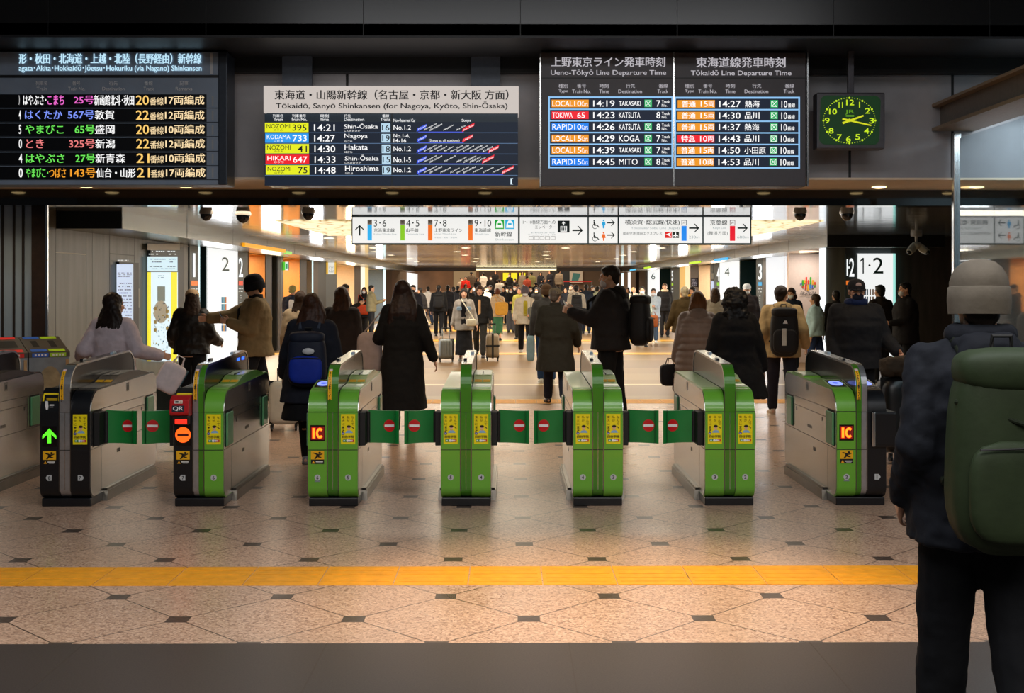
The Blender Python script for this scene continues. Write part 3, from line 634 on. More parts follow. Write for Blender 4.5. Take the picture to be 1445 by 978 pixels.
F.rect(918, 189, 956, 224, PT('#1c3c3c'), .002); F.poly([(935, 193), (939, 193), (940, 204), (953, 212), (953, 215), (940, 212), (939, 218), (943, 221), (931, 221), (935, 218), (934, 212), (921, 215), (921, 212), (934, 204)], EM('#f6f6f4', 1), .004)
F.rect(970, 123, 999, 153, PT('#7a9cc4'), .002).rect(973, 126, 996, 150, EM('#f1f1ee', .97), .003).rect(970, 156, 999, 240, EM('#1a8af0', .95), .002); F.T(977, 132, 992, 145, 'JO', PT('#3a5a8a'), .02)
F.arrow(1042, 168, 58, 'r', DK); F.done(t, 'rapid_line_panel')
F.T(1132, 122, 1230, 152, '京葉線', DK, .012).T(1148, 161, 1224, 177, 'Keiyo Line', SGR, 0).T(1118, 186, 1232, 210, '(舞浜方面)', PT('#5a6c74'), 0).T(1285, 211, 1350, 227, '680m', SGR, 0)
F.rect(1244, 123, 1274, 153, PT('#c47a8a'), .002).rect(1247, 126, 1271, 150, EM('#f1f1ee', .97), .003).rect(1244, 156, 1274, 240, EM('#e8102c', .95), .002); F.T(1251, 132, 1267, 145, 'JE', PT('#a83a4a'), .02)
F.arrow(1317, 168, 58, 'r', DK); F.done(t, 'line_panel')
# ================================================================== DEPARTURE BOARDS
DB = 10.95
def hanger(mb, px, y0, y1, m, w=8.5):
    a, b = PY(px - w, y1, DB + .15), PY(px + w, y0, DB + .15); mb.box(a.x, b.x, DB + .1, DB + .16, a.z, min(b.z, ZF + .01), m)
    for q in (-.35, .35): mb.cyl(((a.x + b.x) / 2 + q * (b.x - a.x) * .5, DB + .085, a.z + .06), 'y', .012, .02, BLACKM, 8)
def board(label, x0, y0, x1, y1, m, depth=.28):
    t = empty('departure_board', (0, 0, 0), 0, label, 'departure board')
    A, B = PY(x0, y1, DB), PY(x1, y0, DB); MB().box(A.x, B.x, DB, DB + depth, A.z, B.z, m).build('housing', t, bevel=.008)
    return t
BLUEG = mat('#8798ad', .5, .0, 0, .06, 6); LED = PT('#0b0c12', .3)
W1 = EM('#ffffff', 1.0); CY = EM('#c4ecff', 1.0); CREAM = EM('#ffe2b0', 1.0); YEG = EM('#ffcf70', 1.0); PNK = EM('#f06ad0', 1); BLU = EM('#7f98ff', 1); GRN = EM('#6ce858', 1); SAL = EM('#f08080', 1); ORG = EM('#f5a02a', 1); GY = PT('#f2f5f8')
# left board
t = board('blue grey board listing trains to the north, cut by the photo edge', -60, 73, 318, 261, BLUEG)
hm = MB()
for px in (133, 284): hanger(hm, px, 44, 74, BLUEG); hm.build('hanger', t); hm = MB()
F = Flat(fnY(DB), 0, 30, 3.763)
mb = MB(); A, B = PY(308, 261, DB), PY(321, 73, DB); mb.box(A.x, B.x, DB - .01, DB + .29, A.z, B.z, mat('#2d3540', .4, .3)); mb.build('end_cap', t, bevel=.01)
F.rect(-220, 285, 1195, 300, INK); 
F.done(t, 'joint')
rows = ((388, 458), (465, 533), (543, 609), (619, 687), (697, 763), (772, 838))
for a, b in rows[:0]: F.rect(-220, a, 1097, b, LED, .004).rect(-220, b + 1, 1185, b + 5, PT('#2e3844'), .003); F.rect(1124, a + 8, 1134, b - 8, PT('#9aa0a6'), .004)
F.rect(1116, 168, 1130, 280, PT('#c8ccd0'), .004)
def ledrow(i):
    a, b = rows[i]; F.rect(-220, a, 1097, b, LED, .004).rect(-220, b + 1, 1185, b + 5, PT('#2e3844'), .003); F.rect(1124, a + 8, 1134, b - 8, PT('#9aa0a6'), .004)
F.T(100, 170, 1070, 226, '形・秋田・北海道・上越・北陸（長野経由）新幹線', CY, .02).T(100, 233, 1070, 272, 'agata･Akita･Hokkaidō･Jōetsu･Hokuriku (via Nagano) Shinkansen', CY, .015)
for x0, x1, j, e0, e1, e in ((190, 250, '列車名', 194, 249, 'Train'), (384, 426, '番号', 362, 452, 'Train No.'), (579, 625, '行先', 543, 662, 'Destination'), (766, 811, '番線', 762, 817, 'Track'), (954, 1000, '記事', 933, 1021, 'Remarks')):
    F.T(x0, 318, x1, 340, j, GY, .01).T(e0, 349, e1, 367, e, GY, .005)
F.done(t, 'header_strip')
def row(y0, y1, *cells):
    for x0, x1, s, m in cells: F.T(x0, y0, x1, y1, s, m, .018)
def tail(y, n, c, dx=0):
    F.T(722 + dx, y - 24, 790 + dx, y + 26, n, YEG, .015).T(795 + dx, y - 14, 868 + dx, y + 27, '番線', CREAM, .01).T(876 + dx, y - 24, 1085 + dx, y + 25, c + '両編成', CREAM, .015)
ledrow(0)
row(393, 444, (100, 104, ')', W1), (123, 246, 'はやぶさ･', W1), (252, 340, 'こまち', PNK)); row(396, 440, (392, 498, '25号', PNK)); row(392, 446, (500, 712, '新函館北斗･秋田', W1)); tail(418, '20', '17'); F.done(t, 'train_row')
ledrow(1)
row(472, 520, (100, 110, '4', W1), (132, 330, 'はくたか', BLU), (360, 500, '567号', BLU), (503, 607, '敦賀', W1)); tail(497, '22', '12'); F.done(t, 'train_row')
ledrow(2)
row(550, 598, (100, 112, '5', W1), (134, 338, 'やまびこ', GRN), (397, 502, '65号', GRN), (504, 608, '盛岡', W1)); tail(573, '20', '10', 1); F.done(t, 'train_row')
ledrow(3)
row(626, 674, (100, 116, '0', W1), (138, 232, 'とき', SAL), (366, 503, '325号', SAL), (506, 610, '新潟', W1)); tail(649, '22', '12', 2); F.done(t, 'train_row')
ledrow(4)
row(704, 752, (100, 118, '4', W1), (136, 342, 'はやぶさ', GRN), (400, 505, '27号', GRN), (507, 665, '新青森', W1)); tail(726, '21', '10', 3); F.done(t, 'train_row')
ledrow(5)
row(780, 830, (100, 120, '0', W1), (138, 256, 'やまびこ･', GRN), (260, 350, 'つばさ', ORG), (373, 508, '143号', ORG), (511, 720, '仙台・山形', W1)); tail(803, '21', '17', 5); F.done(t, 'train_row')
# middle board
t = board('middle board with a cream title panel over a dark screen of five trains', 376, 158, 730.5, 262, PT('#141c28', .35))
mb = MB()
for a, b in ((399, 440.5), (665, 706)):
    A, B = PY(a, 200, DB + .32), PY(b, 52, DB + .32); mb.box(A.x, B.x, DB + .29, DB + .36, A.z, min(B.z, ZF), mat('#4a515c', .5, .1)); mb.build('hanger', t); mb = MB()
A, B = PY(371.8, 159, DB - .03), PY(732, 121.5, DB - .03); MB().box(A.x, B.x, DB - .03, DB + .3, A.z, B.z, EM('#ddd3cc', .78)).build('title_panel', t, bevel=.006)
F = Flat(fnY(DB - .03), 350, 30, 3.6125); NB = PT('#15171c')
F.T(135, 350, 1328, 400, '東海道・山陽新幹線（名古屋・京都・新大阪 方面）', NB, .03).T(142, 410, 1323, 452, 'Tōkaidō, Sanyō Shinkansen (for Nagoya, Kyōto, Shin-Ōsaka)', NB, .03)
F.done(t, 'face', 'title_lettering')
F = Flat(fnY(DB), 350, 30, 3.6125)
F.rect(85, 470, 1376, 514, PT('#31485c'), .002)
for x0, x1, j, e0, e1, e in ((126, 178, '列車名', 131, 177, 'Train'), (225, 295, '列車番号', 219, 300, 'Train No.'), (370, 411, '時刻', 366, 411, 'Time'), (490, 524, '行先', 490, 592, 'Destination'), (684, 719, '番線', 676, 725, 'Tracks')):
    F.T(x0, 474, x1, 490, j, W1, .01).T(e0, 493, e1, 508, e, W1, .008)
F.T(742, 497, 854, 513, 'Non-Reserved Car', W1, .008).T(1089, 498, 1136, 516, 'Stops', W1, .008)
Y0 = EM('#e8ee18', .95); B0 = EM('#2f9cf0', .95); R0 = EM('#f01c28', .95); SCR = EM('#0c1a2c', .9)
F.done(t, 'header_strip'); F.rect(85, 514, 1376, 838, SCR, .002); F.rect(730, 470, 738, 838, PT('#20303c'), .004); F.done(t, 'screen')
stops = (('NOZOMI', 'のぞみ', '395', '14:21', 'Shin-Ōsaka', 'しんおおさか', '16', 'No.1,2', Y0, ('Shinagawa', 'Shin-Yokohama', 'Nagoya', 'Kyōto'), (895, 925, 995, 1062), 1095, 'Shin-Ōsaka'),
         ('KODAMA', 'こだま', '733', '14:27', 'Nagoya', 'なごや', '19', 'No.1-6,', B0, (), (), 1095, 'Nagoya'),
         ('NOZOMI', 'のぞみ', '41', '14:30', 'Hakata', 'はかた', '18', 'No.1,2', Y0, ('Shinagawa', 'Shin-Yokohama', 'Nagoya', 'Kyōto', 'Shin-Ōsaka', 'Shin-Kōbe', 'Okayama', 'Hiroshima', 'Tokuyama', 'Kokura'), (895, 925, 962, 998, 1030, 1062, 1096, 1130, 1162, 1196), 1228, 'Hakata'),
         ('HIKARI', 'ひかり', '647', '14:33', 'Shin-Ōsaka', 'しんおおさか', '15', 'No.1-5', R0, ('Shinagawa', 'Shin-Yokohama', 'Toyohashi', 'Nagoya', 'Gifu-Hashima', 'Maibara', 'Kyōto'), (895, 925, 995, 1062, 1098, 1130, 1163), 1196, 'Shin-Ōsaka'),
         ('NOZOMI', 'のぞみ', '75', '14:48', 'Hiroshima', 'ひろしま', '19', 'No.1,2', Y0, ('Shinagawa', 'Shin-Yokohama', 'Nagoya', 'Kyōto', 'Shin-Ōsaka', 'Shin-Kōbe', 'Himeji', 'Okayama', 'Fukuyama'), (895, 925, 980, 1030, 1062, 1096, 1145, 1196, 1246), 1296, 'Hiroshima'))
for i, (nm, kana, no, tm, ds, dk, tr, car, c, st, sx, ex, en) in enumerate(stops):
    y = 517 + i * 54.3; dx = i * 1.2
    F.rect(86 + dx, y, 308 + dx, y + 48, c, .004); ink = PT('#1c2a3a') if c is Y0 else W1
    F.T(95 + dx, y + 7, 214 + dx, y + 29, nm, ink, .012).T(130 + dx, y + 33, 178 + dx, y + 43, kana, ink, 0).T(298 - len(no) * 24 + dx, y + 9, 298 + dx, y + 41, no, ink, .012)
    F.T(336 + dx, y + 8, 442 + dx, y + 42, tm, W1, .01).T(490 + dx, y + 2, (490 + (172 if len(ds) > 8 else 118)) + dx, y + 30, ds, W1, .01).T(490 + dx, y + 36, (572 if len(dk) > 4 else 530) + dx, y + 46, dk, W1, 0)
    F.rect(679 + dx, y + 3, 725 + dx, y + 47, EM('#bfe0f4', .9), .004).T(683 + dx, y + 10, 721 + dx, y + 40, tr, PT('#14202c'), .01)
    if car.endswith(','): F.T(742, y + 3, 824, y + 24, car, W1, .008).T(742, y + 27, 806, y + 47, '14-16', W1, .008)
    else: F.T(742, y + 12, 830, y + 40, car, W1, .008)
    F.rect(86, y + 50, 1376, y + 52.5, EM('#6d8eb8', .7), .004)
    F.rect(868, y + 46, ex + 4, y + 49, EM('#4a5cf0', .9), .005)
    def slant(x, w, bg, txt, tm2=W1):
        a = -.52; h = 15; yb = y + 44
        if bg: F.poly([(x - 4, yb + 3), (x + w, yb + 3 + a * w), (x + w + 4, yb - h + a * w), (x, yb - h)], bg, .006)
        F.tx.text(txt, lambda u, v: F.p(x + w * u + 3 * v, yb + a * w * u - 12 * v, .009), tm2, .008)
    slant(863, 44, EM('#3858e8', .9), 'Tōkyō')
    for q, x in zip(st, sx): slant(x, 26 + 4.2 * min(len(q), 9), None, q)
    if not st: F.T(922, y + 30, 1078, y + 46, '(Stops at all stations)', W1, .005)
    slant(ex, 56 if len(en) > 6 else 48, EM('#ee1c30', .95), en); F.done(t, 'train_row')
F.poly([(1338, 800), (1352, 800), (1346, 806), (1346, 826), (1352, 832), (1338, 832)], EM('#d8ecf8', .9))
F.done(t, 'cursor_mark')
# right double board
t = board('dark double departure board with two grey titles and twelve lit rows', 762.5, 74, 1137.5, 263, PT('#4b474c', .45))
hm = MB()
for px in (818, 949.5, 1082): hanger(hm, px, 54, 76, BLUEG); hm.build('hanger', t); hm = MB()
mb = MB()
for px in (762.5, 950.5, 1139.5): A, B = PY(px - 1, 263, DB), PY(px + 1, 74, DB); mb.box(A.x, B.x, DB - .012, DB + .02, A.z, B.z, CHROME); mb.build('edge_trim', t); mb = MB()
F = Flat(fnY(DB), 740, 50, 3.4405); TG = EM('#cfcbd2', .75)
F.rect(80, 204, 1380, 210, PT('#141316'))
F.T(130, 104, 684, 152, '上野東京ライン発車時刻', TG, .022).T(128, 167, 688, 199, 'Ueno-Tōkyō Line Departure Time', TG, .01)
F.T(834, 106, 1268, 156, '東海道線発車時刻', TG, .022).T(808, 169, 1296, 201, 'Tōkaidō Line Departure Time', TG, .01)
for ox in (0, 613):
    for x0, x1, j, e0, e1, e in ((166, 210, '種別', 166, 211, 'Type'), (255, 299, '番号', 232, 321, 'Train No.'), (365, 409, '時刻', 363, 411, 'Time'), (493, 537, '行先', 456, 571, 'Destination'), (652, 696, '番線', 646, 698, 'Track')):
        F.T(x0 + ox, 235, x1 + ox, 255, j, TG, .008).T(e0 + ox, 263, e1 + ox, 280, e, TG, .004)
F.done(t, 'header_strip'); FR = EM('#8cc0ee', 1.0); RW = EM('#101c30', .9); OR1 = EM('#f0981e', .95); RD1 = EM('#f01c2c', .95); BL1 = EM('#1280f0', .95); GR1 = EM('#18b060', .95)
F.rect(116, 296, 722, 645, FR, .002); F.rect(728, 298, 1338, 647, FR, .002); F.done(t, 'lit_frame')
lr = (('LOCAL', '10Cars', '14:19', 'TAKASAKI', 1, '7', OR1), ('TOKIWA', '65', '14:23', 'KATSUTA', 0, '8', RD1), ('RAPID', '10Cars', '14:26', 'KATSUTA', 1, '8', BL1), ('LOCAL', '15Cars', '14:29', 'KOGA', 1, '7', OR1), ('LOCAL', '15Cars', '14:39', 'TAKASAKI', 1, '7', OR1), ('RAPID', '15Cars', '14:45', 'MITO', 1, '8', BL1))
def gmark(x, y):
    F.rect(x - 18, y - 18, x + 18, y + 18, GR1, .006)
    for q in (-1, 1): F.poly([(x - 13, y - 13 * q - 1.5), (x - 10, y - 13 * q - 1.5), (x + 13, y + 13 * q + 1.5), (x + 10, y + 13 * q + 1.5)], W1, .008)
    for a in ((-14, -14, 14, -12), (-14, 12, 14, 14), (-14, -14, -12, 14), (12, -14, 14, 14)): F.rect(x + a[0], y + a[1], x + a[2], y + a[3], W1, .008)
for i, (k, n, tm, ds, g, tr, c) in enumerate(lr):
    y = 330 + i * 56.6
    F.rect(124, y - 25, 714, y + 25, RW, .004).rect(132, y - 18, 312, y + 19, c, .006)
    F.T(136, y - 13, 234, y + 14, k, W1, .014)
    if n[-1] == 's': F.T(242, y - 13, 276, y + 14, n[:2], W1, .014).T(278, y - 10, 308, y + 14, 'Cars', W1, .01)
    else: F.T(256, y - 13, 294, y + 14, n, W1, .014)
    F.T(334, y - 15, 438, y + 16, tm, W1, .012)
    hh = 11 if len(ds) > 7 else 14; F.T(459, y - hh, {8: 565, 7: 563, 4: 560}[len(ds)] - (10 if ds == 'MITO' else 0), y + hh + 1, ds, W1, .012)
    if g: gmark(601, y)
    F.T(641, y - 15, 660, y + 16, tr, W1, .012).T(667, y - 15, 706, y - 1, 'Track', W1, .008).T(667, y + 3, 693, y + 16, 'No.', W1, .008); F.done(t, 'train_row')
rl = (('普通', '15', '14:27', '熱海'), ('普通', '15', '14:30', '品川'), ('普通', '15', '14:37', '熱海'), ('特急', '10', '14:43', '品川'), ('普通', '15', '14:50', '小田原'), ('普通', '10', '14:53', '品川'))
for i, (k, n, tm, ds) in enumerate(rl):
    y = 332 + i * 56.4; dx = -i * .9
    F.rect(736, y - 25, 1330, y + 25, RW, .004).rect(744 + dx, y - 18, 925 + dx, y + 19, OR1 if k == '普通' else RD1, .006)
    F.T(764 + dx, y - 15, 832 + dx, y + 16, k, W1, .02).T(856 + dx, y - 13, 890 + dx, y + 14, n, W1, .014).T(893 + dx, y - 13, 922 + dx, y + 14, '両', W1, .016)
    F.T(946 + dx, y - 15, 1050 + dx, y + 16, tm, W1, .012).T(1071 + dx, y - 16, (1142 if len(ds) == 2 else 1175) + dx, y + 17, ds, W1, .016)
    gmark(1213 + dx, y); F.T(1248 + dx, y - 15, 1276 + dx, y + 18, '10', W1, .012).T(1279 + dx, y - 3, 1314 + dx, y + 17, '番線', W1, .012); F.done(t, 'train_row')
# ================================================================== CLOCK
DC = 10.9
t = empty('wall_clock', (0, 0, 0), 0, 'square green faced clock hanging from a grey post', 'clock')
A, B = PY(1153, 210, DC), PY(1249, 130.5, DC)
mb = MB().box(A.x, B.x, DC, DC + .16, A.z, B.z, mat('#565459', .4, .3)); mb.build('case', t, bevel=.012)
A, B = PY(1195.5, 134, DC + .1), PY(1203.5, 60, DC + .1); mb = MB().box(A.x, B.x, DC + .06, DC + .11, A.z, B.z, mat('#4b4a50', .4, .3))
A, B = PY(1187, 64, DC + .1), PY(1216, 53, DC + .1); mb.box(A.x, B.x, DC + .0, DC + .16, A.z, ZF, mat('#3c4654', .4, .3)); mb.build('post', t, bevel=.004)
F = Flat(fnY(DC - .002), 1100, 30, 3.762); CG = EM('#0c3a16', .55); LG = EM('#c8e81e', .95)
pts = []
for qx, qy, a0 in ((505, 428, 0), (250, 426, 90), (243, 622, 180), (497, 624, 270)):
    for i in range(7): a = math.radians(a0 + 15 * i); pts.append((qx + 32 * math.cos(a), qy - 32 * math.sin(a)))
F.poly(pts, CG, .002)
cx, cy, rx, ry = 371, 527, 142, 122
for i in range(60):
    a = 2 * PI * i / 60; r = 5.5 if i % 5 == 0 else 2.4; F.circ(cx + rx * math.sin(a) * .97, cy - ry * math.cos(a) * .985, r, LG, .004, 10)
for i, (s, x, y) in enumerate((('12', 375, 431), ('1', 425, 443), ('2', 468, 475), ('3', 489, 528), ('4', 462, 582), ('5', 415, 614), ('6', 366, 625), ('7', 318, 615), ('8', 274, 581), ('9', 253, 527), ('10', 284, 479), ('11', 325, 444))):
    w = 21 if len(s) > 1 else 13; w = {'1': 3, '11': 11}.get(s, w); F.T(x - w, y - 15, x + w, y + 15, s, LG, .03)
F.T(348, 470, 398, 495, 'JR', EM('#6fae1e', .7), .0); F.rect(352, 498, 396, 506, EM('#6fae1e', .7), .003)
F.done(t, 'dial', 'numerals')
mb = MB(); F2 = Flat(fnY(DC - .012), 1100, 30, 3.762); LY = EM('#d8dc1e', .9)
for x, y, bx, by, w in ((446, 501, 335, 541, 6), (487, 553, 334, 518, 5)):
    d = Vector((x - bx, y - by)).normalized(); nrm = Vector((-d.y, d.x)) * w
    F2.poly([(bx + nrm.x, by + nrm.y), (x + nrm.x * .7, y + nrm.y * .7), (x - nrm.x * .7, y - nrm.y * .7), (bx - nrm.x, by - nrm.y)], LY, .002 if w > 5 else .006)
F2.circ(372, 526, 9, LY, .008); F2.mb.build('hands', t)
A, B = PY(1171, 252, YW - .01), PY(1186, 212, YW - .01)
# ================================================================== GLASS BOOTH EDGE
GX = 4.2; Y1 = 11.34
gm = bpy.data.materials.new('pane_glass'); gm.use_nodes = True; b = gm.node_tree.nodes['Principled BSDF']
b.inputs['Base Color'].default_value = (.82, .93, .97, 1); b.inputs['Roughness'].default_value = 0.02; b.inputs['Transmission Weight'].default_value = 1; b.inputs['IOR'].default_value = 1.7
t = empty('glass_screen', (GX, Y1, 0), 0, 'tall glass screen of the staff booth behind the person in a beanie', 'glass screen')
MB().box(-.006, .006, -4.2, -.06, .06, 3.04, gm).build('pane', t)
MB().box(-.035, .035, -.06, .0, 0, 3.1, CHROME).build('post', t, bevel=.006)
zt = PX(1341, 153, GX).z - .06
MB().box(-.12, .12, -4.3, .10, 3.16, 3.36, mat('#7d7368', .4, .3)).box(-.2, .2, -4.3, .22, 3.36, 3.385, mat('#a08a70', .4, .3)).box(-.2, .2, -4.3, .22, 3.13, 3.16, mat('#a08a70', .4, .3)).build('top_beam', t)
MB().box(-.03, .03, -4.2, 0, 0, .06, STEELD).build('bottom_rail', t)
area('booth_light', (5.0, 9.5, 3.3), (1.0, 3.5), 60, (.82, .93, 1.0))
struct('wall_booth', MB().box(GX + 1.6, GX + 1.7, 5, YH, 0, 4, mat('#8fa4ac', .5)))
# ================================================================== TICKET GATES
GY = 9.13; GL = 1.72; HW = .191; CW = .042
PROF = arc(.09, .15, .09, .09, 270, 180, 6) + [(0, .70)] + arc(.17, .70, .17, .178, 180, 90, 9)[1:] + arc(GL - .11, .80, .11, .108, 90, 0, 7) + arc(GL - .09, .15, .09, .09, 0, -90, 6)
def inset(prof, d):
    cy, cz = GL / 2, .48
    return [(y + d * (1 if y < cy else -1) * min(1, abs(y - cy) / (cy - .1)), z + d * (1 if z < cz else -1) * min(1, abs(z - cz) / .3)) for y, z in prof]
FIN = [(0, .715), (.0, .90)] + arc(.20, .90, .20, .172, 180, 98, 9)[1:] + [(1.38, 1.108)] + arc(1.40, .95, .17, .157, 88, 0, 7) + [(1.57, .86)]
def offset_path(path, d):
    out = []
    for i, p in enumerate(path):
        a = path[max(i - 1, 0)]; b = path[min(i + 1, len(path) - 1)]
        t = Vector((b[0] - a[0], b[1] - a[1])).normalized(); out.append((p[0] - t.y * d, p[1] + t.x * d))
    return out
def fnG(x, y, e): return Vector((x, -e, -y))
def scaled(F, f, cx, cy, kx, ky, *a):
    F.fn = lambda x, y, e: fnG(cx + (x - cx) * kx, cy + (y - cy) * ky, e); f(F, *a); F.fn = fnG
POST_Y = EM('#f0e018', .0) if False else PT('#f2e012', .35)
def ad(F, cx):                                   # yellow poster with a young man, 104 x 232 mm
    w = .046; x0, x1, t, b = cx - w, cx + w, -.70, -.473
    F.rect(x0, t, x1, b, POST_Y, .002)
    def col(x, y0, s, h=.022, g=.026, k=.009):
        for i, ch in enumerate(s): F.T(x - k, y0 + g * i, x + k, y0 + g * i + h * .85, ch, PT('#4a4010'), .01, .004)
    col(cx + .030, t + .014, 'なんで、'); col(cx + .001, t + .014, '私が'); col(cx - .031, t + .014, '東大に!?')
    F.poly([(cx - .018, t + .142), (cx - .012, t + .128), (cx, t + .122), (cx + .012, t + .122), (cx + .024, t + .128), (cx + .032, t + .142)], PT('#7fb4dc'), .003)
    F.poly([(cx + .000, t + .126), (cx + .010, t + .126), (cx + .009, t + .112), (cx + .001, t + .112)], PT('#d8a888'), .0035)
    F.circ(cx + .005, t + .102, .0115, PT('#e4b493'), .004, 16, .0145); F.circ(cx + .005, t + .093, .0135, PT('#1a1612'), .0045, 16, .0095)
    F.circ(cx - .032, t + .146, .010, PT('#3c4a96'), .004, 14); F.rect(cx - .038, t + .144, cx - .026, t + .148, PT('#c8d0ee'), .005)
    F.T(cx - .038, t + .160, cx + .038, t + .181, '四谷学院', PT('#1c1a10'), .035, .004)
    for i, c in enumerate(('#1a8a4a', '#3a5fb4', '#c8282a')): F.rect(cx - .034 + .024 * i, t + .191, cx - .034 + .024 * (i + 1), t + .210, PT(c), .003)
    F.circ(cx - .003, t + .2, .009, PT('#f0f0ee'), .004, 12); F.circ(cx + .012, t + .2, .007, PT('#f0f0ee'), .0045, 12)
    F.rect(cx + .018, t + .195, cx + .030, t + .206, PT('#f0d8d8'), .004); F.rect(cx - .030, t + .195, cx - .018, t + .206, PT('#d8eedf'), .004)
def number(F, cx, n, shape, sub=False):
    z = -.222; g = PT('#bfc3c4')
    if shape == 'o': F.circ(cx, z, .019, g, .002)
    elif shape == 'l': F.poly([(cx - .024, z), (cx - .012, z - .018), (cx + .014, z - .018), (cx + .014, z + .018), (cx - .012, z + .018)], g, .002)
    else: F.poly([(cx + .024, z), (cx + .012, z - .018), (cx - .014, z - .018), (cx - .014, z + .018), (cx + .012, z + .018)], g, .002)
    w = .003 if n == '1' else .007; F.T(cx - w, z - .011, cx + w, z + .011, n, PT('#23262a'), .05, .004)
    if sub: F.rect(cx - .018, z + .019, cx + .018, z + .027, PT('#7c8a8c'), .003)
def warn(F, cx):
    F.rect(cx - .036, -.412, cx + .036, -.362, AMBER, .002); F.rect(cx - .036, -.362, cx + .036, -.336, PT('#15130e'), .002)
    F.poly([(cx - .031, -.339), (cx - .013, -.339), (cx - .022, -.355)], PT('#f0a818'), .003); F.rect(cx - .009, -.352, cx + .030, -.346, PT('#d8d8d4'), .003); F.rect(cx - .002, -.343, cx + .026, -.340, PT('#b8b8b4'), .003)
    k = PT('#17140c'); F.circ(cx + .012, -.4, .007, k, .003, 12)
    for s in ([(-.006, -.398), (.012, -.392), (.008, -.378), (-.008, -.378)], [(-.008, -.380), (.004, -.380), (-.010, -.364), (-.018, -.366)], [(.002, -.382), (.010, -.380), (.022, -.376), (.020, -.371), (.002, -.374)], [(-.006, -.398), (-.022, -.402), (-.024, -.397), (-.006, -.390)], [(.010, -.391), (.026, -.398), (.028, -.393), (.012, -.385)]):
        F.poly([(cx + a, b) for a, b in s], k, .003)
def led_arrow(F, cx):
    F.rect(cx - .044, -.60, cx + .044, -.47, PT('#050608', .25), .002)
    for i in range(1): pass
    g = EM('#5cf02a', 1.3)
    F.poly([(cx, -.586), (cx + .042, -.540), (cx + .042, -.518), (cx + .011, -.548), (cx + .011, -.492), (cx - .011, -.492), (cx - .011, -.548), (cx - .042, -.518), (cx - .042, -.540)], g, .004)
def led_stop(F, cx):
    F.rect(cx - .046, -.60, cx + .046, -.48, PT('#0a0406', .25), .002)
    F.circ(cx, -.545, .047, EM('#ff5a14', 1.7), .004); F.rect(cx - .034, -.553, cx + .034, -.537, PT('#5a0e06'), .006)
def led_ic(F, cx):
    F.rect(cx - .044, -.612, cx + .044, -.502, PT('#180506', .25), .002)
    o = EM('#ff8a1c', 2.0); r = EM('#e01808', 1.0)
    F.rect(cx - .040, -.602, cx + .040, -.512, EM('#7a0a06', .7), .003)
    F.rect(cx - .034, -.596, cx - .010, -.518, r, .004).rect(cx - .030, -.592, cx - .015, -.522, o, .005)
    def cc(r0, r1, m, e):
        n = 18; pts = [(cx + .014 + r1 * .62 * math.cos(a), -.557 + r1 * math.sin(a)) for a in [.75 + (2 * PI - 1.5) * i / n for i in range(n + 1)]]
        pin = [(cx + .014 + r0 * .55 * math.cos(a), -.557 + r0 * math.sin(a)) for a in [.75 + (2 * PI - 1.5) * i / n for i in range(n + 1)]]
        for i in range(n): F.poly([pts[i], pts[i + 1], pin[i + 1], pin[i]], m, e)
    cc(.016, .040, r, .004); cc(.020, .036, o, .005)
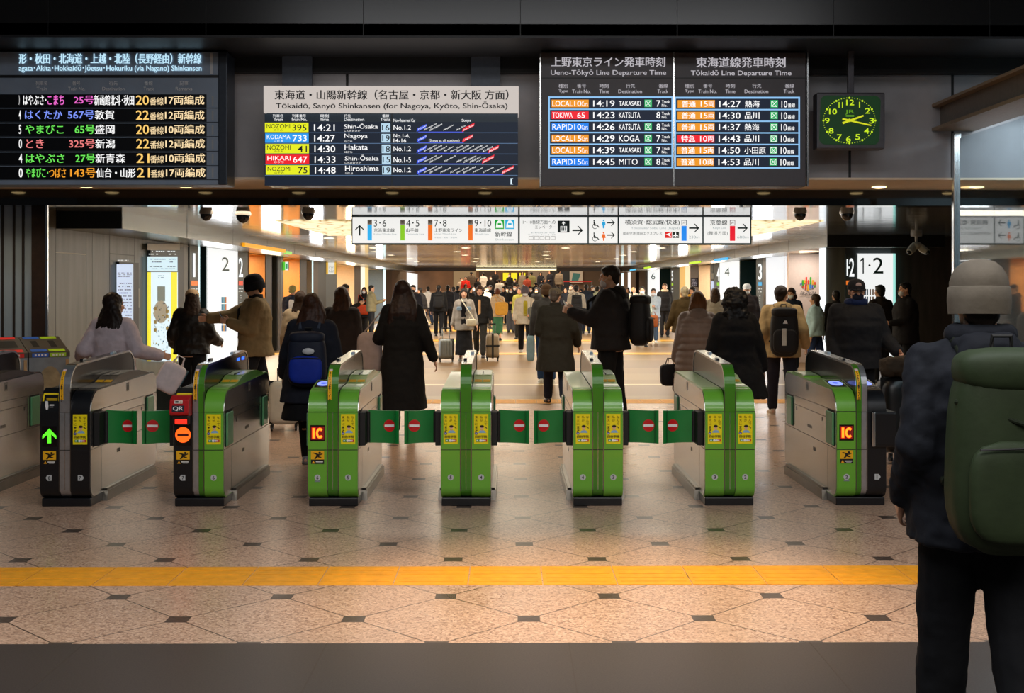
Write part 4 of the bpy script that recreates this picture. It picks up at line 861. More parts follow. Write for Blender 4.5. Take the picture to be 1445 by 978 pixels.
def top_cap(mb, x0, x1, kind, m, plate):
    """raised top cover of one half: hump with a stepped reader deck, or a tilted card reader at the front"""
    T = lambda y: .878 + .03 * (y - .17) / 1.44
    if kind == 'hump':
        pr = [(.18, T(.18) - .02), (.20, T(.2) + .006), (.50, T(.5) + .012), (.68, T(.68) + .055), (1.02, T(1.02) + .062), (1.22, T(1.22) + .050), (1.50, T(1.5) + .004), (1.52, T(1.52) - .02)]
        mb.prism(pr, x0, x1, m)
        w = x1 - x0
        for (ya, za), (yb, zb), c in (((.515, T(.515) + .0155), (.57, T(.57) + .029), AMBER), ((.69, T(.69) + .0565), (1.0, T(1.0) + .0625), plate)):
            for u0, u1 in ((.06, .47), (.53, .94)):
                mb.quad((x0 + w * u0, ya, za + .002), (x0 + w * u1, ya, za + .002), (x0 + w * u1, yb, zb + .002), (x0 + w * u0, yb, zb + .002), c)
        mb.box((x0 + x1) / 2 - .002, (x0 + x1) / 2 + .002, .69, 1.0, T(.9) + .05, T(.9) + .0645, INK)
    elif kind == 'reader':
        pr = [(.15, T(.17) - .02), (.17, T(.17) + .004), (.44, T(.44) + .040), (.50, T(.5) + .036), (.66, T(.66) + .006), (.68, T(.68) - .02)]
        mb.prism(pr, x0, x1, m)
        pr = [(1.02, T(1.02) - .02), (1.06, T(1.06) + .012), (1.40, T(1.4) + .020), (1.50, T(1.5) - .004), (1.52, T(1.52) - .02)]
        mb.prism(pr, x0, x1, m)
        q = lambda y: T(.17) + .004 + (y - .17) / .27 * (T(.44) + .036 - T(.17))
        mb.quad((x0 + .012, .20, q(.20) + .002), (x1 - .012, .20, q(.20) + .002), (x1 - .012, .42, q(.42) + .002), (x0 + .012, .42, q(.42) + .002), PT('#14161c', .2))
        u = Vector((1, 0, 0)); v = Vector((0, .27, T(.44) + .036 - T(.17))).normalized(); c = Vector(((x0 + x1) / 2, .31, q(.31) + .004)); k = min(.052, (x1 - x0) * .42)
        n = 28; mb.add([c + u * (math.cos(2 * PI * i / n) * k) + v * (math.sin(2 * PI * i / n) * k * 1.5) for i in range(n)], [tuple(range(n))], EM('#8a9cff', 1.3))
        c = c + Vector((0, 0, .001)); mb.add([c + u * (math.cos(2 * PI * i / n) * k * .45) + v * (math.sin(2 * PI * i / n) * k * .55) for i in range(n)], [tuple(range(n))], EM('#4a62e8', 1.0))
        mb.quad((x0 + .012, 1.08, T(1.08) + .0155), (x1 - .012, 1.08, T(1.08) + .0155), (x1 - .012, 1.36, T(1.36) + .0212), (x0 + .012, 1.36, T(1.36) + .0212), plate)
    else:
        pr = [(.18, T(.18) - .02), (.20, T(.2) + .004), (1.50, T(1.5) + .004), (1.52, T(1.52) - .02)]
        mb.prism(pr, x0, x1, m)
def gate(k, px, label, left, right):
    """left/right: dict(col 'g'/'b', front list, num, top kind, flap bool)"""
    X = (px - 718.0) * EYE / (715 - HY)
    t = empty('ticket_gate', (X, GY, 0), 0, label, 'ticket gate', 'row of ticket gates')
    # plinth and the two side rails
    MB().box(-.185, .185, .03, GL - .05, 0, .062, BLACKP).build('plinth', t, bevel=.006)
    for s, h in ((-1, left), (1, right)):
        mb = MB().prism([(.28, .0), (.30, .075), (1.58, .075), (1.60, 0)], *(sorted((s * .186, s * .225))), STEELD).prism([(.30, .075), (.32, .092), (1.56, .092), (1.58, .075)], *(sorted((s * .188, s * .215))), STEELD)
        mb.build('kick_rail', t)
        # body half
        a, b = sorted((s * CW, s * (HW - .004))); m = GREEN if h['col'] == 'g' else BLACKP
        mb = MB().prism(PROF, a, b, m); 
        for z in (.430, .716): mb.box(a, b, -.0012, .004, z - .0025, z + .0025, INK)
        mb.box(s * CW - .003, s * CW + .003, -.0015, .01, .12, .87, STEELD)
        body = mb.build('body_half', t, smooth=35)
        # steel side cheek with recesses, seams and service panels
        pr = inset(PROF, .010); mb = MB(); x0, x1 = sorted((s * (HW - .006), s * HW)); mb.prism(pr, x0, x1, STEEL)
        xo = s * (HW + .0006); n = PT('#2a2724')
        def line(ya, za, yb, zb, w=.0022):
            d = Vector((yb - ya, zb - za)).normalized(); p = Vector((-d.y, d.x)) * w
            mb.add([(xo, ya + p.x, za + p.y), (xo, yb + p.x, zb + p.y), (xo, yb - p.x, zb - p.y), (xo, ya - p.x, za - p.y)], [(0, 1, 2, 3)], n)
        line(.01, .432, GL - .01, .432); line(.01, .718, .30, .718); line(.30, .718, 1.34, .718); line(1.60, .718, GL - .01, .718); line(.30, .645, 1.34, .645); line(.30, .445, .30, .718); line(1.34, .445, 1.34, .645); line(.25, .08, .25, .43)
        for ya, yb in ((.05, .26), (1.38, 1.60)): mb.add([(xo, ya, .445), (xo, yb, .445), (xo, yb, .715), (xo, ya, .715)], [(0, 1, 2, 3)], BLACKM)
        xq = s * (HW + .0012)
        mb.add([(xq, .86, .80), (xq, .93, .80), (xq, .93, .87), (xq, .86, .87)], [(0, 1, 2, 3)], PT('#8a8276')); mb.add([(s * (HW + .0016), .875, .812), (s * (HW + .0016), .915, .812), (s * (HW + .0016), .915, .85), (s * (HW + .0016), .875, .85)], [(0, 1, 2, 3)], INK)
        for yy in (.40, 1.26): mb.add([(xq, yy, .60), (xq, yy + .025, .60), (xq, yy + .025, .63), (xq, yy, .63)], [(0, 1, 2, 3)], INK)
        mb.add([(xq, .62, .33), (xq, .70, .33), (xq, .70, .36), (xq, .62, .36)], [(0, 1, 2, 3)], n)
        for q in range(5): mb.add([(xq, .74 + q * .03, .50), (xq, .762 + q * .03, .50), (xq, .762 + q * .03, .525), (xq, .74 + q * .03, .525)], [(0, 1, 2, 3)], PT('#6b655c'))
        mb.build('side_cheek', t)
        # top cover
        mb = MB(); a, b = sorted((s * (CW + .001), s * (HW - .006)))
        top_cap(mb, a, b, h['top'], mat('#78b043', .3, 0, 0, .03, 4, 0, .4) if h['col'] == 'g' else mat('#4a443e', .25, .3, 0, .05, 6), PT('#a9c79a', .2) if h['col'] == 'g' else PT('#6a5f52', .2))
        mb.build('top_cover', t, smooth=25)
        # folded or closed flaps
        def folded(y0, y1):
            xa, xb = sorted((s * (HW + .001), s * (HW + .017))); mb = MB().box(xa, xb, y0, y1, .452, .702, FOLD); mb.build('flap_folded', t, bevel=.006)
        folded(1.40, 1.58)
        if h.get('flap'):
            xa, xb = sorted((s * HW, s * (HW + .045))); hg = MB().box(xa, xb, .07, .24, .452, .705, BLACKM).cyl((s * (HW + .05), .215, .46), 'z', .02, .24, BLACKM, 12); hg.build('flap_hinge', t, bevel=.004)
            rings = []; n = 12; fl = MB(); L = .235
            for i in range(n + 1):
                u = i / n; x = s * (HW + .055 + L * u); yb = .215 + .03 * math.sin(u * PI) - .02 * u; th = .012 + .004 * math.sin(u * PI); zt = .712 - .012 * math.sin(u * 2.2) + .004 * u; zb = .458 - .008 * u
                rings.append([(x, yb - th, zb), (x, yb - th, zb + .004), (x, yb - th, zt - .004), (x, yb - th, zt), (x, yb + th, zt), (x, yb + th, zb)])
            fl.loft(rings, FLAP); xe = s * (HW + .055 + L); fl.box(min(xe - s * .03, xe - s * .028), max(xe - s * .03, xe - s * .028), .17, .2, .456, .71, PT('#07602a'))
            f = fl.build('flap', t, smooth=30)
            fy = lambda x: .215 + .03 * math.sin((abs(x) - HW - .055) / L * PI) - .02 * (abs(x) - HW - .055) / L - .012 - .004 * math.sin((abs(x) - HW - .055) / L * PI)
            cxm = s * (HW + .055 + L * .68); c = Vector((cxm, 0, .588)); sg = MB()
            for i in range(10):
                x0, x1 = cxm - .046 + .0092 * i, cxm - .046 + .0092 * (i + 1); h0, h1 = (math.sqrt(max(0, .046 ** 2 - (x - cxm) ** 2)) for x in (x0, x1))
                sg.quad((x0, fy(x0) - .0015, .588 - h0), (x1, fy(x1) - .0015, .588 - h1), (x1, fy(x1) - .0015, .588 + h1), (x0, fy(x0) - .0015, .588 + h0), RED)
            for i in range(8):
                x0, x1 = cxm - .038 + .0095 * i, cxm - .038 + .0095 * (i + 1); t0, t1 = (x0 - cxm) * s * .04, (x1 - cxm) * s * .04
                sg.quad((x0, fy(x0) - .003, .579 + t0), (x1, fy(x1) - .003, .579 + t1), (x1, fy(x1) - .003, .597 + t1), (x0, fy(x0) - .003, .597 + t0), WHITE)
            sgo = sg.build('no_entry_mark', f); tag(sgo, 'red round no entry mark with white bar')
        else: folded(.06, .25)
    # centre strips and arch
    mb = MB().prism(inset(PROF, .004), -CW + .003, 0, GREENS(left)).prism(inset(PROF, .004), 0, CW - .003, GREENS(right))
    for x in (-CW + .003, 0, CW - .003): mb.box(x - .0018, x + .0018, .0025, .02, .13, .86, STEEL)
    mb.box(-CW, CW, .002, .01, .4275, .4325, INK).box(-CW, CW, .002, .01, .7135, .7185, INK)
    mb.build('centre_spine', t, smooth=35)
    mb = MB(); out = FIN; inn = offset_path(FIN, -.016)
    cut = 9
    for i in range(len(FIN) - 1):
        for xa, xb, h in ((-CW, 0, left), (0, CW, right)):
            m = GREENS(h) if i < cut else CHROME
            o0, o1, i0, i1 = out[i], out[i + 1], inn[i], inn[i + 1]
            mb.quad((xa, *o0), (xb, *o0), (xb, *o1), (xa, *o1), m); mb.quad((xa, *i1), (xb, *i1), (xb, *i0), (xa, *i0), BLACKP)
        for x in (-CW, CW): mb.quad((x, *o0), (x, *o1), (x, *i1), (x, *i0), CHROME)
        mb.quad((-.0015, o0[0], o0[1]), (.0015, o0[0], o0[1]), (.0015, o1[0], o1[1]), (-.0015, o1[0], o1[1]), STEEL) if False else None
    mb.build('arch_rim', t, smooth=35)
    pn = [p for p in inn if p[1] > .72]; MB().prism([(pn[0][0], .80)] + pn + [(pn[-1][0], .80)], -CW + .004, CW - .004, mat('#060708', .18, 0, 0, .02, 6, 0, 0, None, .3)).build('arch_panel', t)
    for yy in (.45, 1.05):
        z = 1.072 + .036 * (yy - .17) / 1.21
        for x in ((-.02,) if yy < 1 else (.02,)): MB().prism([(yy - .05, z - .002), (yy - .035, z + .014), (yy + .035, z + .016), (yy + .055, z + .002)], x - .013, x + .013, PT('#9fb4c4', .2) if yy > 1 else BLACKP).build('sensor', t, bevel=.003)
    if left.get('sticker') or right.get('sticker'):
        s = -1 if left.get('sticker') else 1; mb = MB(); off = offset_path(FIN, .0015); a, b = sorted((s * .036, s * .010))
        P = []; 
        for i in range(len(off) - 1):
            for j in range(8): P.append((off[i][0] + (off[i + 1][0] - off[i][0]) * j / 8, off[i][1] + (off[i + 1][1] - off[i][1]) * j / 8))
        P = [p for p in P if p[1] > .79 and p[0] < .075]
        for i in range(len(P) - 1): mb.quad((a, *P[i]), (b, *P[i]), (b, *P[i + 1]), (a, *P[i + 1]), AMBER if P[i][1] < 1.02 else PT('#e8c8c8'))
        P2 = offset_path(P, .001); rr = random.Random(4)
        for z in [.80 + .0125 * q for q in range(18)]:
            q = min(range(len(P2)), key=lambda i: abs(P2[i][1] - z)); y = P2[q][0] - .001
            if abs(z - .905) < .012: mb.add([(a + .003, y, z - .008), (b - .003, y, z - .008), ((a + b) / 2, y, z + .01)], [(0, 1, 2)], INK)
            else:
                for _ in range(2):
                    x = rr.uniform(a + .006, b - .012); mb.quad((x, y, z - .003), (x + rr.uniform(.004, .008), y, z - .004), (x + .006, y, z + .004), (x, y, z + .003), PT('#6a4a10'))
        mb.build('warning_sticker', t)
    # front print and devices
    for s, h in ((-1, left), (1, right)):
        cx = s * .115; F = Flat(fnG)
        for f in h['front']:
            if f == 'ad': scaled(F, ad, cx, -.586, 1.17, 1.0, cx)
            elif f == 'warn': scaled(F, warn, cx, -.374, 1.38, 1.3, cx)
            elif f == 'arrow': scaled(F, led_arrow, cx, -.54, 1.25, 1.18, cx)
            elif f == 'stop': scaled(F, led_stop, cx, -.545, 1.24, 1.24, cx)
            elif f == 'ic': scaled(F, led_ic, cx, -.557, 1.26, 1.1, cx)
            elif f == 'hand':
                w = PT('#e4e6e8'); F.poly([(cx - .03, -.80), (cx - .012, -.80), (cx - .008, -.76), (cx - .012, -.735), (cx - .026, -.735), (cx - .033, -.765)], w, -.0); F.rect(cx, -.775, cx + .034, -.765, w, .0); F.rect(cx, -.758, cx + .028, -.752, PT('#a8aaac'), 0)
            elif f == 'slot':
                # ticket slot hood with a yellow outline on the curved shoulder
                mb = MB(); pr = [(.030, .775), (.035, .862), (.10, .895), (.17, .878), (.17, .775)]; mb.prism(pr, cx - .066, cx + .066, BLACKP)
                y0 = .0325 - .002; e = mb
                mb.quad((cx - .064, .028, .780), (cx + .064, .028, .780), (cx + .064, .0285, .796), (cx - .064, .0285, .796), YEL)
                mb.quad((cx - .050, .0285, .846), (cx + .064, .0285, .846), (cx + .064, .031, .858), (cx - .050, .031, .858), YEL)
                mb.quad((cx - .064, .028, .796), (cx - .052, .028, .796), (cx - .045, .031, .858), (cx - .055, .031, .852), YEL); mb.quad((cx + .054, .028, .796), (cx + .064, .028, .796), (cx + .064, .031, .858), (cx + .056, .031, .852), YEL)
                mb.quad((cx - .030, .027, .800), (cx + .050, .027, .800), (cx + .050, .027, .822), (cx - .034, .027, .822), PT('#b89a14'))
                mb.build('ticket_slot', t, bevel=.003)
            elif f == 'qr':
                mb = MB().prism([(-.085, .70), (-.10, .715), (-.085, .815), (-.03, .845), (.04, .845), (.04, .69), (-.03, .69)], cx - .078, cx + .066, PT('#b41a20', .3))
                mb.prism([(-.075, .63), (-.083, .695), (.02, .695), (.02, .63)], cx - .062, cx + .062, PT('#1a0c0e', .3)).box(cx - .04, cx + .05, -.085, -.070, .636, .672, EM('#ff2a1a', 1.6))
                mb.build('code_reader', t, bevel=.006)
                G = Flat(lambda x, y, e: Vector((x, -.0995 - e + (-.722 - y) * -.0 + (( -y) - .715) * .15, -y))); G.rect(cx - .058, -.775, cx + .034, -.727, PT('#141a2c'), .002); G.T(cx - .05, -.768, cx + .026, -.735, 'QR', PT('#f0f2f4'), .03, .004)
                G.rect(cx - .040, -.812, cx + .02, -.79, PT('#e8ded8'), .004); G.rect(cx - .034, -.808, cx - .01, -.795, INK, .005); G.rect(cx + .0, -.806, cx + .016, -.794, PT('#c89a78'), .005); G.done(t, 'reader_print', 'reader_lettering')
            elif f == 'widebox':
                mb = MB().prism([(-.02, .45), (-.03, .47), (-.03, .70), (-.02, .715), (1.2, .715), (1.2, .45)], cx - .03, cx + .14, BLACKP)
                mb.prism([(-.034, .455), (-.034, .712), (-.015, .722), (.6, .722), (.6, .716), (-.012, .716), (-.02, .71), (-.02, .455)], cx - .045, cx - .02, CHROME); mb.build('wide_gate_arm', t, bevel=.006)
        scaled(F, number, cx, -.222, 1.2, 1.2, cx, h['num'], h['shape'], h.get('sub', False))
        F.done(t, 'front_print', 'front_lettering')
    if left.get('blue'):
        for yy in (1.12, 1.30): 
            mb = MB(); mb.box(CW - .003, CW - .001, yy, yy + .10, 1.03, 1.055, EM('#2a5cff', 2.2)); mb.build('blue_indicator', t)
    return t
def GREENS(h): return GREEND if h['col'] == 'g' else SILV
def H(col, front, num, shape='o', top='flat', flap=False, **k): return dict(col=col, front=front, num=num, shape=shape, top=top, flap=flap, **k)
gate(0, -94, 'cream sided ticket gate behind the black one, its front cut off by the edge', H('b', [], '9', 'l'), H('b', [], '8', 'r', 'hump'))
gate(1, 93.5, 'black fronted ticket gate with numbers 8 and 7 and a lit green arrow', H('b', ['slot', 'hand', 'arrow', 'warn'], '8', 'l', 'flat', sticker=True), H('b', ['ad'], '7', 'r', 'hump', True))
gate(2, 281, 'ticket gate half black half green with red code reader, numbers 7 and 6', H('b', ['slot', 'qr', 'stop', 'warn'], '7', 'l', 'flat', True, sticker=True, blue=True), H('g', ['ad'], '6', 'o', 'hump'))
gate(3, 470, 'green ticket gate with a lit IC sign and numbers 6 and 5', H('g', ['ic', 'warn'], '6', 'o', 'reader', sub=True, sticker=True), H('g', ['ad'], '5', 'o', 'hump', True))
gate(4, 657.5, 'green ticket gate with two yellow posters and numbers 5 and 4', H('g', ['ad'], '5', 'o', 'flat', True), H('g', ['ad'], '4', 'o', 'hump', True))
gate(5, 844, 'green ticket gate with two yellow posters and numbers 4 and 3', H('g', ['ad'], '4', 'o', 'flat', True), H('g', ['ad'], '3', 'o', 'hump', True))
gate(6, 1030.5, 'green ticket gate with two yellow posters and numbers 3 and 2', H('g', ['ad'], '3', 'o', 'flat', True), H('g', ['ad'], '2', 'o', 'hump'))
gate(7, 1217, 'ticket gate half green half black with IC sign, numbers 2 and 1', H('g', ['ic', 'warn'], '2', 'o', 'reader', sub=True, sticker=True), H('b', ['widebox'], '1', 'r', 'reader'))
# ================================================================== RECYCLING BINS behind the far left gate
def bin_unit(i, cols, label):
    o = Vector((-5.44, 11.62, 0)); rz = math.radians(33); d = Vector((math.cos(rz), math.sin(rz), 0))
    w = .40; p = o + d * (w * i)
    t = empty('recycling_bin', p, rz, label, 'recycling bin', 'row of recycling bins')
    MB().box(0, w - .012, 0, .5, .04, .95, mat('#8e959a', .4, .6, 0, .15, 8)).box(.02, w - .03, .02, .48, 0, .04, BLACKM).box(w - .05, w - .02, -.006, .0, .5, .93, EM('#d8b27a', .0) if False else PT('#b89468')).build('cabinet', t, bevel=.008)
    mb = MB(); mb.prism([(0, .95), (0, 1.0), (.5, 1.14), (.5, .95)], 0, w - .008, mat('#55504a', .4, .3)); 
    def top(x0, x1, y0, y1, m, e=.003): f = lambda y: 1.0 + .28 * y + e; mb.quad((x0, y0, f(y0)), (x1, y0, f(y0)), (x1, y1, f(y1)), (x0, y1, f(y1)), m)
    n = len(cols)
    for k, (c, hole) in enumerate(cols):
        a = .03 + (w - .06) * k / n; b = .03 + (w - .06) * (k + 1) / n - .015; q = PT(c)
        top(a, b, .02, .10, q); top(a, b, .42, .49, q); mb.quad((a, -.002, .955), (b, -.002, .955), (b, -.002, .995), (a, -.002, .995), q)
        if hole == 'slot': top((a + b) / 2 - .03, (a + b) / 2 + .03, .16, .36, BLACKM)
        elif hole == 'square': top(a + .02, b - .02, .16, .37, BLACKM)
        else:
            f = lambda y: 1.003 + .28 * y
            mb.add([((a + b) / 2 + .07 * math.cos(x), .27 + .09 * math.sin(x), f(.27 + .09 * math.sin(x))) for x in [2 * PI * j / 20 for j in range(20)]], [tuple(range(20))], BLACKM)
        for j in range(4): mb.quad((a + (b - a) * (.15 + .2 * j), -.004, .965), (a + (b - a) * (.27 + .2 * j), -.004, .965), (a + (b - a) * (.27 + .2 * j), -.004, .985), (a + (b - a) * (.15 + .2 * j), -.004, .985), PT('#f0e8e0'))
    mb.build('lid', t)
    mb = MB(); c = w / 2
    pts = [(c - .10, -.002, .45), (c + .10, -.002, .45)] + [(c + .10 * math.cos(a), -.002, .72 + .14 * math.sin(a)) for a in [PI * j / 12 for j in range(13)]]
    mb.add(pts, [tuple(range(len(pts)))], mat('#a89878', .3, .2, 0, .3, 9)); mb.build('window', t)
bin_unit(0, (('#2fae4a', 'round'),), 'recycling bin with green labels, nearest the far left gate')
bin_unit(1, (('#e02a20', 'square'),), 'recycling bin with red labels in the middle of the row')
bin_unit(2, (('#2a62c8', 'slot'), ('#a4d01e', 'slot')), 'recycling bin with blue and lime labels at the end of the row')
# low dark fence panel behind the second lane
x0, x1 = XAT(203, 12.2), XAT(252, 12.2)
t = empty('fence_panel', (x0, 12.2, 0), 0, 'low dark grey green fence panel behind the lane between gates 8 and 7', 'fence')
MB().box(.03, x1 - x0 - .03, -.01, .01, .12, .64, mat('#3c4845', .4, .2)).build('panel', t)
MB().box(0, x1 - x0, -.02, .02, .64, .68, STEELD).build('rail', t)
for x in (.02, x1 - x0 - .02): MB().cyl((x, 0, 0), 'z', .022, .66, STEELD).build('post', t, smooth=40)
# ================================================================== PEOPLE
JOBS = []
def cap(mb, p0, p1, r0, r1, m, n=10):
    p0, p1 = Vector(p0), Vector(p1); t = (p1 - p0).normalized() if (p1 - p0).length > 1e-6 else Vector((0, 0, 1))
    path = []; rr = []
    for a in (80, 55, 28, 0): path.append(p0 - t * (r0 * math.sin(math.radians(a)))); rr.append(r0 * math.cos(math.radians(a)))
    for a in (0, 28, 55, 80): path.append(p1 + t * (r1 * math.sin(math.radians(a)))); rr.append(r1 * math.cos(math.radians(a)))
    if (p1 - p0).length < 1e-4: p1 = p0 + Vector((0, 0, 1e-3))
    up = Vector((0, 0, 1)) if abs(t.z) < .9 else Vector((0, 1, 0)); u = t.cross(up).normalized(); w = u.cross(t); rings = []
    for p, r in zip(path, rr): rings.append([p + u * (math.cos(2 * PI * k / n) * r) + w * (math.sin(2 * PI * k / n) * r) for k in range(n)])
    return mb.loft(rings, m)
def hring(z, cx, cy, rx, ry, tf, n=20, e=.85):
    out = []
    for k in range(n):
        a = 2 * PI * k / n; c, s = math.cos(a), math.sin(a)
        out.append(tf(Vector((cx + rx * math.copysign(abs(c) ** e, c), cy + ry * math.copysign(abs(s) ** e, s), z))))
    return out
def interp(tab, z):
    if z <= tab[0][0]: return tab[0][1:]
    for a, b in zip(tab, tab[1:]):
        if z <= b[0]:
            f = (z - a[0]) / (b[0] - a[0]); return tuple(x + (y - x) * f for x, y in zip(a[1:], b[1:]))
    return tab[-1][1:]
BASE = [(.3, .165, .125), (.75, .165, .122), (.85, .168, .122), (.95, .163, .116), (1.07, .145, .106), (1.22, .156, .116), (1.33, .166, .112), (1.40, .122, .086), (1.45, .072, .068)]
def job(mb, name, parent, vox, sm=3, disp=None, cb=None, fac=.5):
    o = mb.build(name, parent); r = o.modifiers.new('remesh', 'REMESH'); r.mode = 'VOXEL'; r.voxel_size = vox; r.use_smooth_shade = True
    s = o.modifiers.new('smooth', 'SMOOTH'); s.iterations = sm; s.factor = fac
    if disp:
        tx = bpy.data.textures.get('folds%g' % disp[1]) or bpy.data.textures.new('folds%g' % disp[1], 'CLOUDS'); tx.noise_scale = disp[1]; tx.noise_depth = 2
        d = o.modifiers.new('folds', 'DISPLACE'); d.texture = tx; d.strength = disp[0]; d.texture_coords = 'LOCAL'
    JOBS.append((o, cb)); return o
def bake_jobs():
    bpy.context.view_layer.update(); dg = bpy.context.evaluated_depsgraph_get()
    done = []
    for o, cb in JOBS:
        ev = o.evaluated_get(dg); me = bpy.data.meshes.new_from_object(ev, depsgraph=dg); done.append((o, me, cb))
    for o, me, cb in done:
        old = o.data; mats = [m for m in old.materials]; nm = old.name; o.modifiers.clear(); o.data = me
        me.materials.clear()
        for m in mats: me.materials.append(m)
        me.polygons.foreach_set('use_smooth', [True] * len(me.polygons)); me.polygons.foreach_set('material_index', [0] * len(me.polygons))
        if cb: cb(me)
        bpy.data.meshes.remove(old); me.name = nm
    JOBS.clear()
SKIN = '#d0a083'
def hairmat(h): return mat(h, .5, 0, 0, .3, 34, .5, 0, (1, 1, .08), .25)
def person(label, px, Y, h=1.7, hd=0, L=(0, 0), R=(0, 0), HL=None, HR=None, lean=0, look=(0, 0), build=1.0, fem=False, top=None, bottom=None, shoes='#141414',
           hair=None, hat=None, mask=None, skin=SKIN, vox=.012, curl=(18, 18), scarf=None, X=None, z0=0.0, group=None, glasses=False):
    s = h / 1.70; v = vox
    rad = math.radians; top = top or {}; bottom = bottom or {}; hair = hair or {}
    X = XAT(px, Y) if X is None else X
    # skeleton
    legs = []
    for (a, k) in (L, R): legs.append((rad(a), rad(a - k), k))
    hz = max(.43 * math.cos(a) + .41 * math.cos(b) for a, b, k in legs) + .085
    dz = hz - .925
    sw = .146 if fem else .170; sw *= (build + 1) / 2
    lr = rad(lean); piv = Vector((0, 0, .95 + dz))
    def tf(p):
        p = Vector(p)
        if p.z > piv.z:
            q = p - piv; f = min(1, q.z / .3); c, n = math.cos(lr * f), math.sin(lr * f)
            return piv + Vector((q.x, q.y * c + q.z * n, q.z * c - q.y * n))
        return p
    T = lambda p: tuple(Vector(p) * s)
    body = MB(); sk = mat(skin, .5, 0, 0, .06, 30, 0, 0, None, .35); K = v < .017
    J = {}
    for i, (a, b, k) in enumerate(legs):
        q = -1 if i == 0 else 1; hip = Vector((q * .092, 0, hz)); kn = hip + Vector((0, math.sin(a), -math.cos(a))) * .43; an = kn + Vector((q * -.008, math.sin(b), -math.cos(b))) * .41
        J['hip', q], J['kn', q], J['an', q] = hip, kn, an; J['pitch', q] = b if k > 20 else 0.0
        cap(body, T(hip), T(kn), .082 * s, .056 * s, sk); cap(body, T(kn), T(an), .052 * s, .036 * s, sk); cap(body, T(kn + (an - kn) * .3 + Vector((0, -.012, 0))), T(kn + (an - kn) * .45), .052 * s, .044 * s, sk)
        c, n = math.cos(J['pitch', q]), math.sin(J['pitch', q]); R2 = lambda y, z: an + Vector((q * .12 * y, y * c - z * n, y * n + z * c))
        cap(body, T(R2(-.035, -.045)), T(R2(.12, -.058)), .033 * s, .024 * s, sk)
    rings = [[Vector(p) * s for p in hring(z + dz, 0, 0, interp(BASE, z)[0] * build * .93, interp(BASE, z)[1] * build * .93, tf)] for z in (.82, .88, .95, 1.02, 1.1, 1.2, 1.28, 1.34, 1.39, 1.43, 1.46)]
    body.loft(rings, sk)
    nk = tf(Vector((0, -.01, 1.40 + dz))); hc = tf(Vector((0, .018, 1.583 + dz)))
    cap(body, T(nk), T(hc + Vector((0, -.02, -.06))), (.058 if not fem else .05) * s, (.054 if not fem else .047) * s, sk)
    # head frame
    yw, pt = rad(look[0]), rad(look[1]); HM = Matrix.Rotation(yw, 3, 'Z') @ Matrix.Rotation(-pt - lr * .5, 3, 'X')
    Hp = lambda p: (HM @ Vector(p) + hc) * s
    def hell(mb, c, r, m, n=14, k=9):
        t = MB(); t.ell(c, r, m, n, k); mb.add([Hp(p) for p in t.v], t.f, m)
    hell(body, (0, -.014, .022), (.074, .094, .092), sk); hell(body, (0, .016, -.035), (.062, .072, .082), sk); hell(body, (0, .056, -.092), (.030, .026, .022), sk)
    hell(body, (0, .070, .022), (.052, .022, .016), sk)
    if K:
        cap(body, Hp((0, .082, .008)), Hp((0, .102, -.028)), .009 * s, .014 * s, sk, 8); hell(body, (0, .078, -.060), (.026, .013, .013), sk, 10, 6)
        for q in (-1, 1): hell(body, (q * .046, .052, -.022), (.02, .024, .022), sk, 10, 6)
    for q in (-1, 1): hell(body, (q * .076, -.008, -.008), (.010, .019, .030), sk, 10, 6)
    # arms and hands
    hands = {}
    for q, tgt, cu in ((-1, HL, curl[0]), (1, HR, curl[1])):
        S = tf(Vector((q * sw, -.005, 1.375 + dz))); t = Vector(tgt) if tgt is not None else Vector((q * (sw + .075 + .04 * (build - 1)), .03, hz - .10))
        d = t - S; ln = min(d.length, .535); d = d.normalized(); l1, l2 = .29, .255
        t = S + d * ln; ca = (l1 * l1 + ln * ln - l2 * l2) / (2 * l1 * ln); ca = max(-1, min(1, ca)); hint = Vector((q * .2, -.6, -.75)); hint = (hint - d * hint.dot(d)).normalized()
        E = S + d * (l1 * ca) + hint * (l1 * math.sqrt(1 - ca * ca)); J['S', q], J['E', q], J['W', q] = S, E, t
        cap(body, T(S), T(E), .046 * s, .037 * s, sk); cap(body, T(E), T(t), .037 * s, .025 * s, sk)
        fd = (t - E).normalized(); n = Vector((-q, 0, 0)); n = (n - fd * n.dot(fd)); n = n.normalized() if n.length > .1 else Vector((0, 0, -1)); u = fd.cross(n)
        if u.y + u.z < 0: u = -u
        hands[q] = (t, fd, n, u); J['hand', q] = (t + fd * .10 + n * .025) * s
        r = .0088 if K else .012
        for w in (-.022, 0, .022): cap(body, T(t + u * w * .7), T(t + fd * .082 + u * w), .015 * s, .014 * s, sk, 8)
        for i, (w, l) in enumerate(((.031, .072), (.0105, .080), (-.0105, .075), (-.031, .060))):
            p = t + fd * .085 + u * w; ang = rad(cu * .6)
            for sg in range(3):
                dd = fd * math.cos(ang) + n * math.sin(ang); p2 = p + dd * (l * (.42, .32, .26)[sg]); cap(body, T(p), T(p2), (r - .0006 * sg) * s, (r - .0008 * (sg + 1)) * s, sk, 8); p = p2; ang += rad(cu * 1.1 + 4)
        p = t + fd * .028 + u * .028; p2 = p + (fd * .75 + u * .62 + n * .25).normalized() * .045; p3 = p2 + (fd * .95 + u * .1 + n * .35).normalized() * .032
        cap(body, T(p), T(p2), .012 * s, .010 * s, sk, 8); cap(body, T(p2), T(p3), .0100 * s, .008 * s, sk, 8)
    dark = mat('#1b1412', .25, 0, 0, 0); lip = mat('#a8605a', .5, 0, 0, .05)
    eyes = [Hp((q * .031, .078, .004)) for q in (-1, 1)]; mouth = Hp((0, .088, -.060)); brows = [Hp((q * .031, .084, .026)) for q in (-1, 1)]
